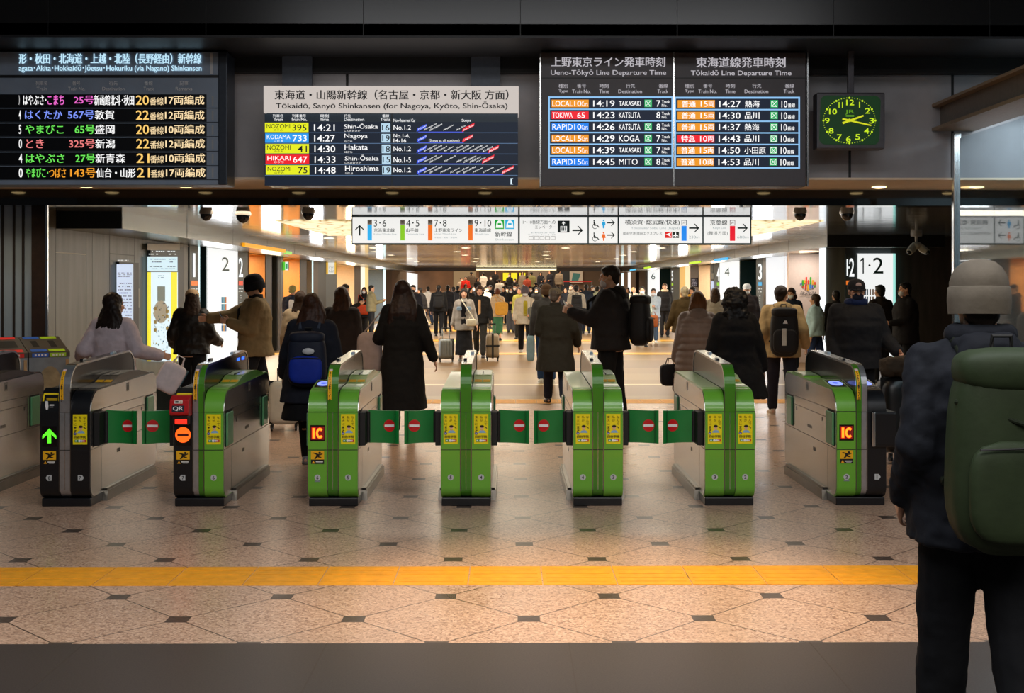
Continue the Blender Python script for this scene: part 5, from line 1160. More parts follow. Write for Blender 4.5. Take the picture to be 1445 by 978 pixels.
    def cb(me):
        me.materials.append(dark); me.materials.append(lip)
        for p in me.polygons:
            c = p.center
            if min((c - e).length for e in eyes) < .0085 * s: p.material_index = 1
            elif min((c - e).length for e in brows) < .007 * s and v < .017: p.material_index = 1
            elif (c - mouth).length < .013 * s: p.material_index = 2
    root = job(body, 'person', None, v * .75 if K else v, 2, None, cb)
    root.location = (X, Y, z0); root.rotation_euler = (0, 0, rad(hd)); tag(root, label, 'person', group)
    # trousers or skirt
    bc = bottom.get('c', '#15161a'); bk = bottom.get('kind', 'trousers'); bm_ = CL(bc, .25)
    if bk == 'trousers':
        mb = MB(); e = bottom.get('ease', .018); hem = bottom.get('hem', 0)
        for q in (-1, 1):
            hip, kn, an = J['hip', q], J['kn', q], J['an', q]
            cap(mb, T(hip), T(kn), (.084 + e * .8) * s, (.060 + e) * s, bm_, 12); cap(mb, T(kn), T(an + (kn - an) * (.06 + hem)), (.058 + e) * s, (.044 + e * 1.2) * s, bm_, 12)
        mb.loft([[Vector(p) * s for p in hring(z + dz, 0, 0, interp(BASE, z)[0] * build + .004, interp(BASE, z)[1] * build + .006, tf)] for z in (.83, .9, .97, 1.03)], bm_)
        job(mb, 'trousers', root, max(v, .013), 3, (.016, .09))
    else:
        hm = bottom.get('hem', .35); mb = MB(); n = 9; rs = []
        for i in range(n):
            z = hm + (1.03 - hm) * i / (n - 1); a, b = interp(BASE, z); f = bottom.get('flare', .12) * max(0, .95 - z)
            st = abs(math.sin(legs[0][0]) - math.sin(legs[1][0])) * max(0, hz - z - dz) * .45
            rs.append([Vector(p) * s for p in hring(z + dz, 0, 0, a * build * .98 + f, b * build + f + st, tf)])
        mb.loft(rs, bm_); job(mb, 'skirt', root, max(v, .013), 3, (.02, .12))
        if hm > .3:
            mb = MB(); tm_ = CL('#0d0d10', .1)
            for q in (-1, 1): cap(mb, T(J['hip', q]), T(J['kn', q]), .092 * s, .070 * s, tm_, 12); cap(mb, T(J['kn', q]), T(J['an', q]), .068 * s, .048 * s, tm_, 12)
            job(mb, 'tights', root, max(v, .013), 3)
    # shoes
    for q in (-1, 1):
        an = J['an', q]; p_ = J['pitch', q]; c, n = math.cos(p_), math.sin(p_); R2 = lambda y, z, x=0: (an + Vector((q * .10 * y + x, y * c - z * n, y * n + z * c))) * s
        sm = PT(shoes, .45); mb = MB(); rs = []
        for y, w, zt, zb in ((-.062, .018, -.03, -.08), (-.055, .034, -.005, -.084), (-.02, .038, .012, -.085), (.03, .040, -.005, -.085), (.08, .046, -.028, -.085), (.13, .046, -.042, -.085), (.165, .036, -.052, -.083), (.185, .016, -.06, -.078)):
            rs.append([R2(y, (zt + zb) / 2 + (zt - zb) / 2 * math.sin(t), w * math.copysign(abs(math.cos(t)) ** .7, math.cos(t))) for t in [2 * PI * j / 12 for j in range(12)]])
        mb.loft(rs, sm); mb.loft([[R2(y, z, w * math.cos(t)) for t in [2 * PI * j / 12 for j in range(12)] for z in ()] or [R2(y0, z, w * math.cos(t) * (1 if True else 0)) if False else R2(.06 + .125 * math.sin(t), z, .048 * math.cos(t)) for t in [2 * PI * j / 14 for j in range(14)]] for z, y0, y, w in ((-.088, 0, 0, 0), (-.074, 0, 0, 0))], PT(bottom.get('sole', '#1c1c1c')))
        mb.build('shoe', root, smooth=50)
    # coat / jacket
    if top:
        tm = CL(top['c'], top.get('bump', .4), top.get('rough', .85)); hem = top.get('hem', .82); e = top.get('ease', .028); mb = MB(); puff = top.get('puff', 0)
        rs = []; n = int((1.452 - hem) / (.02 if puff else .045)) + 2
        for i in range(n):
            z = hem + (1.452 - hem) * i / (n - 1); a, b = interp(BASE, z); f = top.get('flare', .05) * max(0, 1.05 - z); k = 1 if z < 1.38 else max(.45, 1 - (z - 1.38) * 5)
            st = abs(math.sin(legs[0][0]) - math.sin(legs[1][0])) * max(0, hz - z - dz) * .4; w = .024 * (abs(math.sin(PI * (z - hem) / .085)) ** .6) if puff else 0
            if fem and z < 1.0: a *= 1.04
            if fem and z > 1.25: a *= .93
            wst = .016 if .98 < z < 1.25 and top.get('straight', True) else 0
            rs.append([Vector(p) * s for p in hring(z + dz, 0, 0, a * build + (e + w) * k + f + wst, b * build + (e + w) * k + f + st + wst, tf, 24)])
        mb.loft(rs, tm)
        se = top.get('sleeve', .026)
        for q in (-1, 1):
            S, E, Wp = J['S', q], J['E', q], J['W', q]; Wc = Wp + (E - Wp) * .06
            if puff:
                for A, B, r0, r1 in ((S, E, .052 + se, .044 + se), (E, Wc, .044 + se, .034 + se)):
                    for i in range(4): cap(mb, T(A + (B - A) * (i / 4 + .04)), T(A + (B - A) * ((i + 1) / 4 - .04)), (r0 + (r1 - r0) * i / 4) * s, (r0 + (r1 - r0) * (i + 1) / 4) * s, tm, 12)
            else: cap(mb, T(S), T(E), (.050 + se) * s, (.042 + se) * s, tm, 12); cap(mb, T(E), T(Wc), (.042 + se) * s, (.032 + se * .8) * s, tm, 12)
            cap(mb, T(tf(Vector((q * .07, -.01, 1.425 + dz)))), T(S), .05 * s, (.056 + se * .6) * s, tm, 12)
        job(mb, top.get('name', 'coat'), root, max(v, .012), top.get('sm', 3), (top.get('fold', .022), top.get('fs', .11)))
        mb = MB(); cm = CL(top.get('collar', top['c']), .3)
        if top.get('hood'):
            hell2 = MB(); hell2.ell((0, -.105, 1.405 + dz), (.115, .062, .085), cm, 16, 9); hell2.ell((0, -.085, 1.46 + dz), (.10, .06, .04), cm, 16, 9)
            mb.add([tf(p) * s for p in hell2.v], hell2.f, cm)
            for i in range(9):
                a = rad(-20 + 220 * i / 8 + 180 - 90 - 20); 
            for q in (-1, 1): cap(mb, T(tf(Vector((q * .085, -.06, 1.445 + dz)))), T(tf(Vector((q * .06, .06, 1.42 + dz)))), .034 * s, .026 * s, cm)
            job(mb, 'hood', root, max(v, .011), 3, (.012, .07))
        else:
            ch = top.get('ch', .06); n = 20; ri = []
            for z, r, k in ((1.415, .100, 0), (1.44 + ch * .4, .088, 0), (1.44 + ch, .080, 0), (1.44 + ch, .064, 1), (1.42, .062, 1)):
                ri.append([tf(Vector((r * math.cos(2 * PI * j / n), -.008 + r * .95 * math.sin(2 * PI * j / n), z + dz - (.02 if math.sin(2 * PI * j / n) > .5 else 0)))) * s for j in range(n)])
            mb.loft(ri, cm, False); mb.build('collar', root, smooth=60)
        if top.get('inner'):
            mb = MB(); im = CL(top['inner'], .2); rs = []
            zs = [top.get('ih', 1.0) + (1.44 - top.get('ih', 1.0)) * i / 8 for i in range(9)]
            for side in (1,):
                pts = []
                for z in zs:
                    a, b = interp(BASE, z); y = b * build + e + .020; w = top.get('iw', .07) * (1 if z < 1.38 else .7)
                    pts.append([tf(Vector((x, y * math.sqrt(max(.2, 1 - (x / (a + .06)) ** 2)) - (.02 if z > 1.38 else 0) - max(0, z - 1.36) * .5, z + dz))) * s for x in (-w, -w * .33, w * .33, w)])
                mb.loft([[*r] + [Vector(p) + Vector((0, -.03, 0)) for p in reversed(r)] for r in pts], im)
            mb.build('shirt', root, smooth=60)
    if scarf:
        mb = MB(); n = 18; m = CL(scarf, .5)
        path = [tf(Vector((.082 * math.cos(2 * PI * j / n), -.0 + .085 * math.sin(2 * PI * j / n), 1.475 + dz))) * s for j in range(n + 1)]
        mb.tube(path, .04 * s, m, 10); job(mb, 'scarf', root, max(v, .01), 2, (.01, .05))
    # hair
    hk = hair.get('kind'); hcol = hair.get('c', '#14100e'); hm_ = hairmat(hcol)
    if hk:
        mb = MB()
        def he(c, r): hell(mb, c, r, hm_, 16, 10)
        if hk == 'short':
            he((0, -.024, .034), (.082, .098, .092)); he((0, -.06, -.03), (.062, .045, .06)); he((0, .038, .084), (.060, .038, .024)); 
        else:
            he((0, -.022, .030), (.087, .104, .098)); Lg = hair.get('len', .3); w = hair.get('w', 1.0); rs = []
            if hair.get('bangs'): he((0, .055, .062), (.066, .038, .034))
            for i in range(12):
                t = i / 11; z = .06 - t * (Lg + .06); yc = -.030 - .085 * min(1, max(0, (-z - .02) / .2)); rx = (.084 + .022 * math.sin(min(1, t * 1.6) * PI / 2)) * (1 + (w - 1) * min(1, t * 2.6)) * (1 if t < .8 else 1 - (t - .8) * 1.2); ry = (.088 - .040 * min(1, t * 1.5)) * (1 if t < .85 else .8)
                HB = Matrix.Rotation(yw * max(0.0, min(1.0, 1 + z / .16)), 3, 'Z') @ Matrix.Rotation(-(pt + lr * .5) * max(0.0, min(1.0, 1 + z / .16)), 3, 'X'); ring = []
                for j in range(40):
                    a = 2 * PI * j / 40; wv = 1 + (.045 * math.sin(a * 9 + .6 * math.sin(i * .8)) + .03 * math.sin(a * 17 + i * .35)) * min(1, t * 2.2)
                    ring.append((HB @ Vector((rx * math.cos(a) * wv + .012 * math.sin(t * 5), yc + ry * math.sin(a) * wv, z - (.035 * math.sin(a * 5 + 1) + .02 * math.sin(a * 11)) * max(0, t - .7) * 3)) + hc) * s)
                rs.append(ring)
            mb.loft(rs, hm_)
            if hair.get('front'):
                for q in (-1, 1): cap(mb, Hp((q * .078, .01, .02)), Hp((q * .088, .02, -min(Lg, .2))), .022 * s, .018 * s, hm_, 10)
        cu = hk == 'curly'
        if cu: he((0, -.035, -.01), (.135, .125, .15)); he((0, -.07, -.16), (.15, .09, .14)); he((0, -.02, .06), (.12, .11, .09))
        job(mb, 'hair', root, .009 if K else max(v * .8, .012), 4, (.05 if cu else .012, .045 if cu else .03))
    if hat:
        kind, hc_ = hat[0], hat[1]; mb = MB(); m = CL(hc_, .4 if kind == 'beanie' else .15)
        if kind == 'beanie':
            rs = []
            for z, r in ((.000, 1.0), (.03, 1.01), (.06, 1.0), (.085, .92), (.108, .78), (.126, .56), (.136, .28), (.138, .06)):
                rs.append([Hp((.094 * r * math.cos(2 * PI * j / 36) * (1 + .012 * (j % 2)), -.014 + .112 * r * math.sin(2 * PI * j / 36) * (1 + .012 * (j % 2)), z + .012)) for j in range(36)])
            mb.loft(rs, m, True); a = mb.build('beanie', root, smooth=60); mb = MB(); rs = []
            for z, r in ((-.040, .99), (-.044, 1.05), (.0, 1.085), (.046, 1.06), (.050, 1.0)):
                rs.append([Hp((.094 * r * math.cos(2 * PI * j / 36) * (1 + .01 * (j % 2)), -.014 + .112 * r * math.sin(2 * PI * j / 36) * (1 + .01 * (j % 2)), z + .006)) for j in range(36)])
            mb.loft(rs, m, True); mb.build('folded_brim', a, smooth=60)
        else:
            rs = []; fl = kind == 'flat'
            for z, r in ((.018, 1.0), (.045, 1.01), (.07, .96 if not fl else 1.03), (.095, .82 if not fl else .95), (.113, .58 if not fl else .7), (.122, .2)):
                rs.append([Hp((.089 * r * math.cos(2 * PI * j / 24), -.012 + .106 * r * math.sin(2 * PI * j / 24) + (.02 * (z - .02) * 10 if fl else 0), z + .008)) for j in range(24)])
            mb.loft(rs, m, True); a = mb.build('cap', root, smooth=60)
            mb = MB(); n = 12; f = -1 if len(hat) > 3 and hat[3] == 'back' else 1; up, dn = [], []
            for i in range(n + 1):
                t = PI * i / n; up.append(Hp((.078 * math.cos(t), f * (.07 + .085 * math.sin(t)), .040 - .018 * math.sin(t) - .012 * abs(math.cos(t))))); dn.append(Hp((.078 * math.cos(t), f * (.07 + .085 * math.sin(t)), .030 - .018 * math.sin(t) - .012 * abs(math.cos(t)))))
            mb.add(up + dn, [tuple(range(n + 1)), tuple(reversed(range(n + 1, 2 * n + 2)))] + [(i, i + n + 1, i + n + 2, i + 1) for i in range(n)], m); mb.build('visor', a)
            if len(hat) > 2 and hat[2]:
                mb = MB(); fr = -1 if f == 1 and hat[2][1] == 'b' else 1
                mb.ell(Vector((0, 0, 0)), (.030, .006, .022), CL(hat[2][0], .1), 12, 6); q = [Hp(Vector(p) + Vector((0, fr * .094 - .006, .068 if fr > 0 else .040))) for p in mb.v]; mb.v = [tuple(p) for p in q]; mb.build('patch', a, smooth=60)
    if mask:
        mb = MB(); mm = CL(mask, .1); hell(mb, (0, .058, -.058), (.060, .046, .050), mm, 16, 10); mb.build('face_mask', root, smooth=60)
        mb = MB()
        for q in (-1, 1): mb.tube([Hp((q * .055, .072, -.045)), Hp((q * .075, .03, -.02)), Hp((q * .084, -.005, .0))], .002 * s, mm, 6)
        mb.build('mask_loop', root)
    if glasses:
        mb = MB()
        for q in (-1, 1):
            mb.tube([Hp((q * .033 + .024 * math.cos(t), .098, .006 + .02 * math.sin(t))) for t in [2 * PI * j / 14 for j in range(15)]], .002 * s, INK, 6); mb.tube([Hp((q * .057, .096, .008)), Hp((q * .080, -.005, .008))], .002 * s, INK, 6)
        mb.build('glasses', root)
    root_m = Matrix.Translation((X, Y, z0)) @ Matrix.Rotation(rad(hd), 4, 'Z')
    return dict(o=root, M=root_m, s=s, dz=dz, J=J, tf=tf, hd=hd, build=build, T=T, top=top)
def at(P, p): return P['M'] @ (Vector(p))
def hand(P, q): return P['M'] @ Vector(P['J']['hand', q])
# ---- bags
def sbox(mb, c, sx, sy, sz, m, e=4.0, n=28, k=11, taper=0.0):
    c = Vector(c); rs = []
    for i in range(k):
        t = -1 + 2 * i / (k - 1); t = max(-.985, min(.985, math.copysign(abs(t) ** .6, t))); f = (1 - abs(t) ** e) ** (1 / e); ring = []
        for j in range(n):
            a = 2 * PI * j / n; cc, ss = math.cos(a), math.sin(a); q = (abs(cc) ** e + abs(ss) ** e) ** (-1 / e); g = f * (1 - taper * (t + 1) / 2)
            ring.append(c + Vector((sx * g * cc * q, sy * g * ss * q, sz * t)))
        rs.append(ring)
    return mb.loft(rs, m)
def backpack(P, label, c, w=.15, d=.09, h=.22, z=1.16, pocket=None, extra=None, taper=.12, strap=None):
    s = P['s']; dz = P['dz']; M = P['M']; y0 = -(.118 * P['build'] + .05); m = CL(c, .2, .6); tf = P['tf']
    ctr = tf(Vector((0, y0 - d, z + dz))) * s
    t = empty('backpack', M @ ctr, math.radians(P['hd']), label, 'backpack'); mb = MB(); sbox(mb, (0, 0, 0), w, d, h, m, 3.6, taper=taper); b = mb.build('bag', t, smooth=60)
    mb = MB(); sbox(mb, (0, -d * .92, -h * .35), w * .8, .035, h * .5, CL(pocket or c, .2, .6), 3.6); p = mb.build('pocket', t, smooth=60)
    mb = MB(); mb.tube([(-w * .7, -d * .95 - .034, -h * .35 + h * .42), (0, -d * .95 - .040, -h * .35 + h * .44), (w * .7, -d * .95 - .034, -h * .35 + h * .42)], .004, BLACKM, 6); mb.build('zip', p)
    mb = MB(); sbox(mb, (0, -.005, h * .80), w * .86, d * .96, h * .22, m, 3.2); mb.build('lid', t, smooth=60)
    mb = MB(); mb.tube([(-.035, d * .8, h * .95), (-.03, d * .8, h * 1.12), (.03, d * .8, h * 1.12), (.035, d * .8, h * .95)], .008, BLACKM, 8); mb.build('grab_handle', t)
    e = P['top'].get('ease', .03) + .03; bd = P['build']
    for q in (-1, 1):
        pts = [(q * .085, y0 + .03, 1.36), (q * .095, -.05, 1.46), (q * .105, .06, 1.43), (q * .115, .118 * bd + e, 1.33), (q * .125, .112 * bd + e, 1.15), (q * .17, .05, 1.02), (q * .16, y0 + .02, 1.0)]
        pts = [tf(Vector((x, y, zz + dz))) * s - ctr for x, y, zz in pts]; cur = []
        for i in range(len(pts) - 1):
            for j in range(4): cur.append(pts[i] + (pts[i + 1] - pts[i]) * (j / 4))
        cur.append(pts[-1]); MB().tube(cur, .017 * s, CL(strap or c, .1), 8).build('shoulder_strap', t, smooth=60)
    if extra: extra(t, w, d, h)
    return t
def tote(pos, rz, label, c, w=.18, d=.06, h=.17, name='shoulder_bag', cat='bag', strap_to=None, side=None, tilt=0):
    t = empty(name, pos, rz, label, cat); t.rotation_euler = (0, tilt, rz); mb = MB(); sbox(mb, (0, 0, 0), w, d, h, CL(c, .2, .6), 4.5, taper=-.08 if name != 'paper_bag' else 0); mb.build('bag', t, smooth=50)
    if side: MB().box(w * .96, w * 1.02, -d * .8, d * .8, -h * .9, h * .9, PT(side)).build('gusset', t)
    if strap_to is not None:
        a = Matrix.Rotation(-rz, 3, 'Z') @ (Vector(strap_to) - Vector(pos))
        MB().tube([(-w * .6, 0, h * .9), a + Vector((-.02, 0, 0)), a + Vector((.02, 0, 0)), (w * .6, 0, h * .9)], .008, CL(c, .1), 8).build('strap', t, smooth=60)
    else:
        for q in (-1, 1): MB().tube([(-w * .4, q * d * .8, h * .95), (-w * .25, q * d * .5, h * 1.5), (w * .25, q * d * .5, h * 1.5), (w * .4, q * d * .8, h * .95)], .006, CL(c, .1), 8).build('handle', t, smooth=60)
    return t
def suitcase(pos, rz, label, c, w=.22, d=.14, h=.30, handle=.3, belt=None, ribs=0, metal=0):
    t = empty('suitcase', pos, rz, label, 'suitcase'); m = mat(c, .35, metal, 0, .06, 10); mb = MB(); sbox(mb, (0, 0, .07 + h), w, d, h, m, 6); 
    for i in range(ribs): x = -w * .7 + w * 1.4 * i / max(1, ribs - 1); mb.tube([(x, -d * 1.0, .10 + h * .2), (x, -d * 1.01, .07 + h * 1.8)], .008, m, 8)
    mb.build('shell', t, smooth=50)
    MB().box(-w * 1.005, w * 1.005, -.004, .004, .07, .07 + 2 * h * 1.002, BLACKM).build('zip', t)
    for x in (-.8, .8):
        for y in (-.7, .7):
            wl_ = MB().box(x * w - .016, x * w + .016, y * d - .014, y * d + .014, .035, .075, BLACKM).build('wheel_housing', t); MB().cyl((x * w - .011, y * d, .027), 'x', .027, .022, BLACKP, 14).build('wheel', wl_, smooth=40)
    MB().tube([(-w * .45, d * .8, .05 + 2 * h), (-w * .45, d * .8, .07 + 2 * h + handle)], .009, CHROME, 8).tube([(w * .45, d * .8, .05 + 2 * h), (w * .45, d * .8, .07 + 2 * h + handle)], .009, CHROME, 8).box(-w * .5, w * .5, d * .8 - .014, d * .8 + .014, .07 + 2 * h + handle - .01, .07 + 2 * h + handle + .018, BLACKP).build('pull_handle', t)
    if belt:
        MB().box(-.022, .022, -d * 1.03, d * 1.03, .066, .075 + 2 * h, PT(belt)).box(-w * 1.02, w * 1.02, -d * 1.03, d * 1.03, .07 + h - .02, .07 + h + .02, PT(belt)).build('luggage_belt', t)
    return t
def phone(P, q, label, dirv=(0, .3, 1)):
    p = hand(P, q); t = MB().box(-.036, .036, -.0045, .0045, -.075, .075, BLACKP).box(-.033, .033, -.0052, -.0045, -.07, .07, EM('#8fa4b8', .5)).build('smartphone', bevel=.003); t.location = p + Vector((0, 0, .03)); t.rotation_euler = (.5, 0, math.radians(P['hd'] + 180)); tag(t, label, 'phone'); return t
# ================================================================== the people nearest the gates
N = .012
p = person('woman with long dark hair in a loose lilac grey jacket behind the black gate', 160, 11.5, 1.60, -12, (4, 4), (-4, 8), HL=(-.40, .06, 1.04), HR=(.42, .16, 1.07), look=(-35, 4), fem=True, build=1.0,
           top=dict(c='#c4b5ba', hem=.80, ease=.045, sleeve=.04, flare=.12, ch=.03), bottom=dict(c='#2a2a30'), hair=dict(kind='long', c='#1d120d', len=.40, w=1.35), shoes='#2a2624', vox=N)
hp = hand(p, 1)
t = tote(hp + Vector((.03, 0, -.20)), .35, 'white paper carrier bag with teal side hanging from the lilac jacketed woman', '#e2d3d3', .12, .055, .15, 'paper_bag', 'bag', None, '#1d4a55', .5)
person('woman in beige cap and black leather jacket, long brown hair, seen from behind', 271, 15.2, 1.62, 0, (8, 4), (-8, 10), HL=(-.27, .1, .98), HR=(.30, .22, 1.0), fem=True, look=(0, 6),
       top=dict(c='#24201d', hem=.86, ease=.055, sleeve=.045, rough=.4, fold=.035, puff=0), bottom=dict(c='#17171a'), hair=dict(kind='long', c='#3c2c22', len=.52, w=1.15), hat=('cap', '#d8b48c', ('#15100e', 'b')), vox=N)
p = person('man in black cap and khaki tan jacket looking down at his phone, facing left', 360, 14.6, 1.80, 105, (14, 4), (-12, 14), HL=(-.13, .28, 1.16), HR=(.10, .52, 1.20), look=(8, 14), build=1.12, curl=(40, 30),
           top=dict(c='#86714f', hem=.80, ease=.05, sleeve=.042, collar='#1d1a18', inner='#1a1a1c', iw=.05), bottom=dict(c='#1c1c20'), hair=dict(kind='short', c='#171412'), hat=('beanie', '#16171b'), vox=N)
phone(p, -1, 'dark smartphone held by the man in the khaki jacket')
p = person('woman with long brown hair and navy coat walking through the lane beside the IC gate', 440, 11.15, 1.62, 0, (16, 4), (-10, 16), fem=True, HL=(-.29, .12, .88), HR=(.28, .14, .9), build=1.14,
           top=dict(c='#1a1c26', hem=.66, ease=.05, sleeve=.036, flare=.15), bottom=dict(c='#0b0b0d', kind='skirt', hem=.50, flare=.24), shoes='#77757a', hair=dict(kind='long', c='#3a2114', len=.30, w=1.3), vox=N)
backpack(p, 'dark backpack with a bright blue lower half on the woman in the lane', '#1b2030', .185, .09, .25, 1.08, '#14309a', lambda t, w, d, h: (tag(MB().ell((.03, -d - .025, .08), (.055, .012, .03), PT('#c8c8ca'), 12, 6).build('keyring', t, smooth=60), 'pale keyring charm')), strap='#3c4452')
person('brown haired woman in a dark brown coat beyond the woman with blue backpack', 482, 14.3, 1.66, -6, (10, 4), (-12, 12), fem=True, top=dict(c='#2f2520', hem=.62, ease=.05, sleeve=.04, flare=.2), bottom=dict(c='#141416'), hair=dict(kind='long', c='#4a2e1c', len=.30), vox=.014)
person('person in a cream coat half hidden behind the woman with the blue backpack', 424, 15.6, 1.60, 0, (6, 2), (-6, 6), fem=True, top=dict(c='#c9b08e', hem=.7, ease=.05, sleeve=.04), bottom=dict(c='#3a3430'), hair=dict(kind='long', c='#3a281c', len=.2), vox=.015)
p = person('woman in a long black coat with very long dark hair walking away past the flaps', 568, 13.2, 1.74, 4, (12, 2), (-12, 14), HL=(-.30, .22, .96), HR=(.34, .0, .82), fem=True, build=1.0,
           top=dict(c='#0e0d0e', hem=.34, ease=.035, sleeve=.032, flare=.08), bottom=dict(c='#0c0c0e'), shoes='#1a1818', hair=dict(kind='long', c='#241510', len=.46, w=1.45), vox=N)
tote(at(p, (-.36, .10, .92)), 0, 'large dusty pink tote bag carried by the woman in the long black coat', '#a08d86', .13, .07, .24, strap_to=at(p, (-.20, .02, 1.40)))
t = MB(); sbox(t, (0, 0, 0), .16, .06, .05, CL('#d89a2a', .2), 3); o = t.build('yellow_pouch', smooth=50); o.location = hand(p, -1) + Vector((-.03, .02, -.05)); o.rotation_euler = (0, -.25, 0); tag(o, 'mustard yellow pouch in front of the pink tote bag', 'bag')
p = person('man in a long dark olive overcoat and grey flat cap walking away in the centre', 784, 17.0, 1.66, 3, (18, 4), (-16, 18), HL=(-.20, .25, 1.02), HR=(.33, .10, .86), lean=6, build=1.12, look=(-20, 12),
           top=dict(c='#25221a', hem=.52, ease=.045, sleeve=.04, flare=.10, bump=.2), bottom=dict(c='#1a1e2e'), shoes='#101010', hair=dict(kind='short', c='#4a4038'), hat=('flat', '#6b5f4c'), vox=.013)
p = person('man in dark brown cap and blue jeans just beyond the olive overcoat', 771, 20.6, 1.68, 0, (10, 2), (-10, 10), build=1.05, top=dict(c='#3a3a40', hem=.85), bottom=dict(c='#27406a', sole='#e8e8e4'), shoes='#e4e4e0', hair=dict(kind='short', c='#2a1e18'), hat=('beanie', '#4a3528'), vox=.016)
tote(at(p, (-.27, .0, .60)), 0, 'pale blue carrier bag beside the blue jeans', '#8ba9bd', .07, .05, .22, strap_to=at(p, (-.25, .03, .90)))
p = person('tall man in a black hooded jacket facing left with a phone in both hands', 862, 13.9, 1.90, 72, (5, 2), (-4, 4), HL=(-.07, .40, 1.22), HR=(.08, .40, 1.22), look=(12, 6), build=1.14, curl=(40, 40),
           top=dict(c='#1b1819', hem=.84, ease=.05, sleeve=.04, hood=True), bottom=dict(c='#0d0d0f', ease=.03), shoes='#141414', hair=dict(kind='short', c='#2a221e'), mask='#d8d4d6', vox=N)
phone(p, 1, 'smartphone in the hands of the tall man in black')
backpack(p, 'large black backpack on the tall man in the black hooded jacket', '#131214', .17, .12, .29, 1.14, None, lambda t, w, d, h: tag(MB().box(-.05, .02, -d - .048, -d - .040, .0, .012, PT('#e08a2a')).build('logo_tab', t), 'small orange tab'))
p = person('woman in a long quilted taupe puffer coat with light brown hair', 984, 14.1, 1.60, 0, (2, 2), (-2, 4), fem=True, HL=(-.25, .10, .84), HR=(.24, .12, .9), build=1.06, top=dict(c='#7c6a60', hem=.46, ease=.05, sleeve=.04, flare=.10, puff=1, hood=True, rough=.5, fold=.012, sm=1), bottom=dict(c='#1a1a1c'),
           hair=dict(kind='long', c='#6a4426', len=.15, w=1.05), vox=N)
tote(at(p, (-.30, .10, .62)), .2, 'black handbag hanging beside the taupe puffer coat', '#161417', .12, .05, .13)
person('woman with big curly black hair in a black coat behind gate 3 and 2', 1037, 12.3, 1.62, 0, (2, 2), (-2, 4), fem=True, HL=(-.29, .06, .86), HR=(.31, .06, .86), build=1.08, top=dict(c='#0d0c0f', hem=.56, ease=.055, sleeve=.045, flare=.24), bottom=dict(c='#0c0c0e'),
       hair=dict(kind='curly', c='#0e0b0c', len=.22, w=1.12), vox=N)
p = person('man in a tan jacket and dark trousers striding away through the open lane', 1103, 15.4, 1.71, -6, (20, 4), (-22, 34), HL=(-.27, .08, .86), HR=(.30, .02, .90), look=(-30, 0), build=1.08, top=dict(c='#a98d60', hem=.80, ease=.05, sleeve=.04, hood=True), bottom=dict(c='#1e1c26', sole='#d8c8b0'), shoes='#c0a88e',
           hair=dict(kind='short', c='#2a1c14'), glasses=True, vox=N)
def towel(t, w, d, h):
    tag(MB().box(-.045, .01, -d - .056, -d - .046, -.16, .05, CL('#cfcabd', .3)).build('towel', t, bevel=.004), 'cream striped towel hanging from the pack'); MB().quad((-.03, -d - .008, .11), (.03, -d - .008, .11), (.02, -d - .012, .15), (-.01, -d - .012, .15), WHITE).build('print', t)
backpack(p, 'black roll top backpack with a cream towel on the tan jacket', '#1d1916', .185, .095, .31, 1.12, None, towel)
p = person('man in black cap, dark mask and black jacket walking towards the camera', 1208, 12.7, 1.75, 178, (14, 2), (-12, 14), HL=(-.36, .22, .96), HR=(.24, .14, .86), build=1.2, curl=(55, 20), top=dict(c='#101116', hem=.80, ease=.05, sleeve=.042), bottom=dict(c='#0e0e11'), shoes='#121212',
           hair=dict(kind='short', c='#141110'), hat=('cap', '#15161c', ('#a08a88', 'f')), mask='#141828', skin='#c08e74', vox=N, scarf='#16244a')
sc = suitcase((XAT(1270, 11.6), 11.6, 0), .25, 'big black suitcase with wheels right of the last gate', '#0f0f11', .21, .15, .36, .16)
mb = MB(); rr = random.Random(3)
m1 = CL('#3a3026', .5); sbox(mb, (0, 0, 0), .20, .13, .10, m1, 3)
o = job(mb, 'camouflage_bag', None, .014, 2, (.05, .06)); o.location = (XAT(1272, 11.6) - .02, 11.58, .89); o.rotation_euler = (0, 0, .2); tag(o, 'soft brown patterned bag lying on top of the black suitcase', 'bag')
person('person in a dark brown jacket standing before the one and two platform sign', 1242, 20.6, 1.68, 20, (0, 0), (0, 2), build=1.0, top=dict(c='#2b2522', hem=.8, ease=.04), bottom=dict(c='#18181c'), hair=dict(kind='short', c='#141414'), vox=.015)
person('person in a black coat facing left beside the dark wall', 1278, 19.6, 1.72, 95, (0, 0), (0, 2), build=1.12, HL=(-.12, .3, 1.05), top=dict(c='#141214', hem=.72, ease=.05), bottom=dict(c='#101012'), hair=dict(kind='short', c='#181412'), mask='#dfe6ea', vox=.015)
# foreground person
p = person('person in beige beanie and dark navy jacket close to the camera', 1383, 4.20, 1.745, -3, (12, 2), (-10, 12), HL=(-.235, .08, .90), HR=(.25, .06, .90), build=1.10, look=(-8, 2),
           top=dict(c='#14171f', hem=.78, ease=.045, sleeve=.030, fold=.03, fs=.07, ch=.05, hood=True), bottom=dict(c='#0d0f14', ease=.034), shoes='#17181a', hair=dict(kind='short', c='#1c1613'), hat=('beanie', '#665e53'), scarf='#14171f', vox=.010)
def flap2(t, w, d, h):
    tag(MB().box(.02, .13, -d - .05, -d - .042, -.20, -.15, PT('#b8c4d0')).build('patch', t), 'pale grey patch near the bottom'); MB().tube([(-w * .9, -d * .3, h * .5), (0, -d * 1.05, h * .3), (w * .9, -d * .3, h * .5)], .008, CL('#20281a', .1), 8).build('compression_strap', t)
backpack(p, 'large olive green backpack on the person with the beige beanie', '#2c3823', .215, .12, .33, 1.12, '#2c3823', flap2, strap='#1a2016')
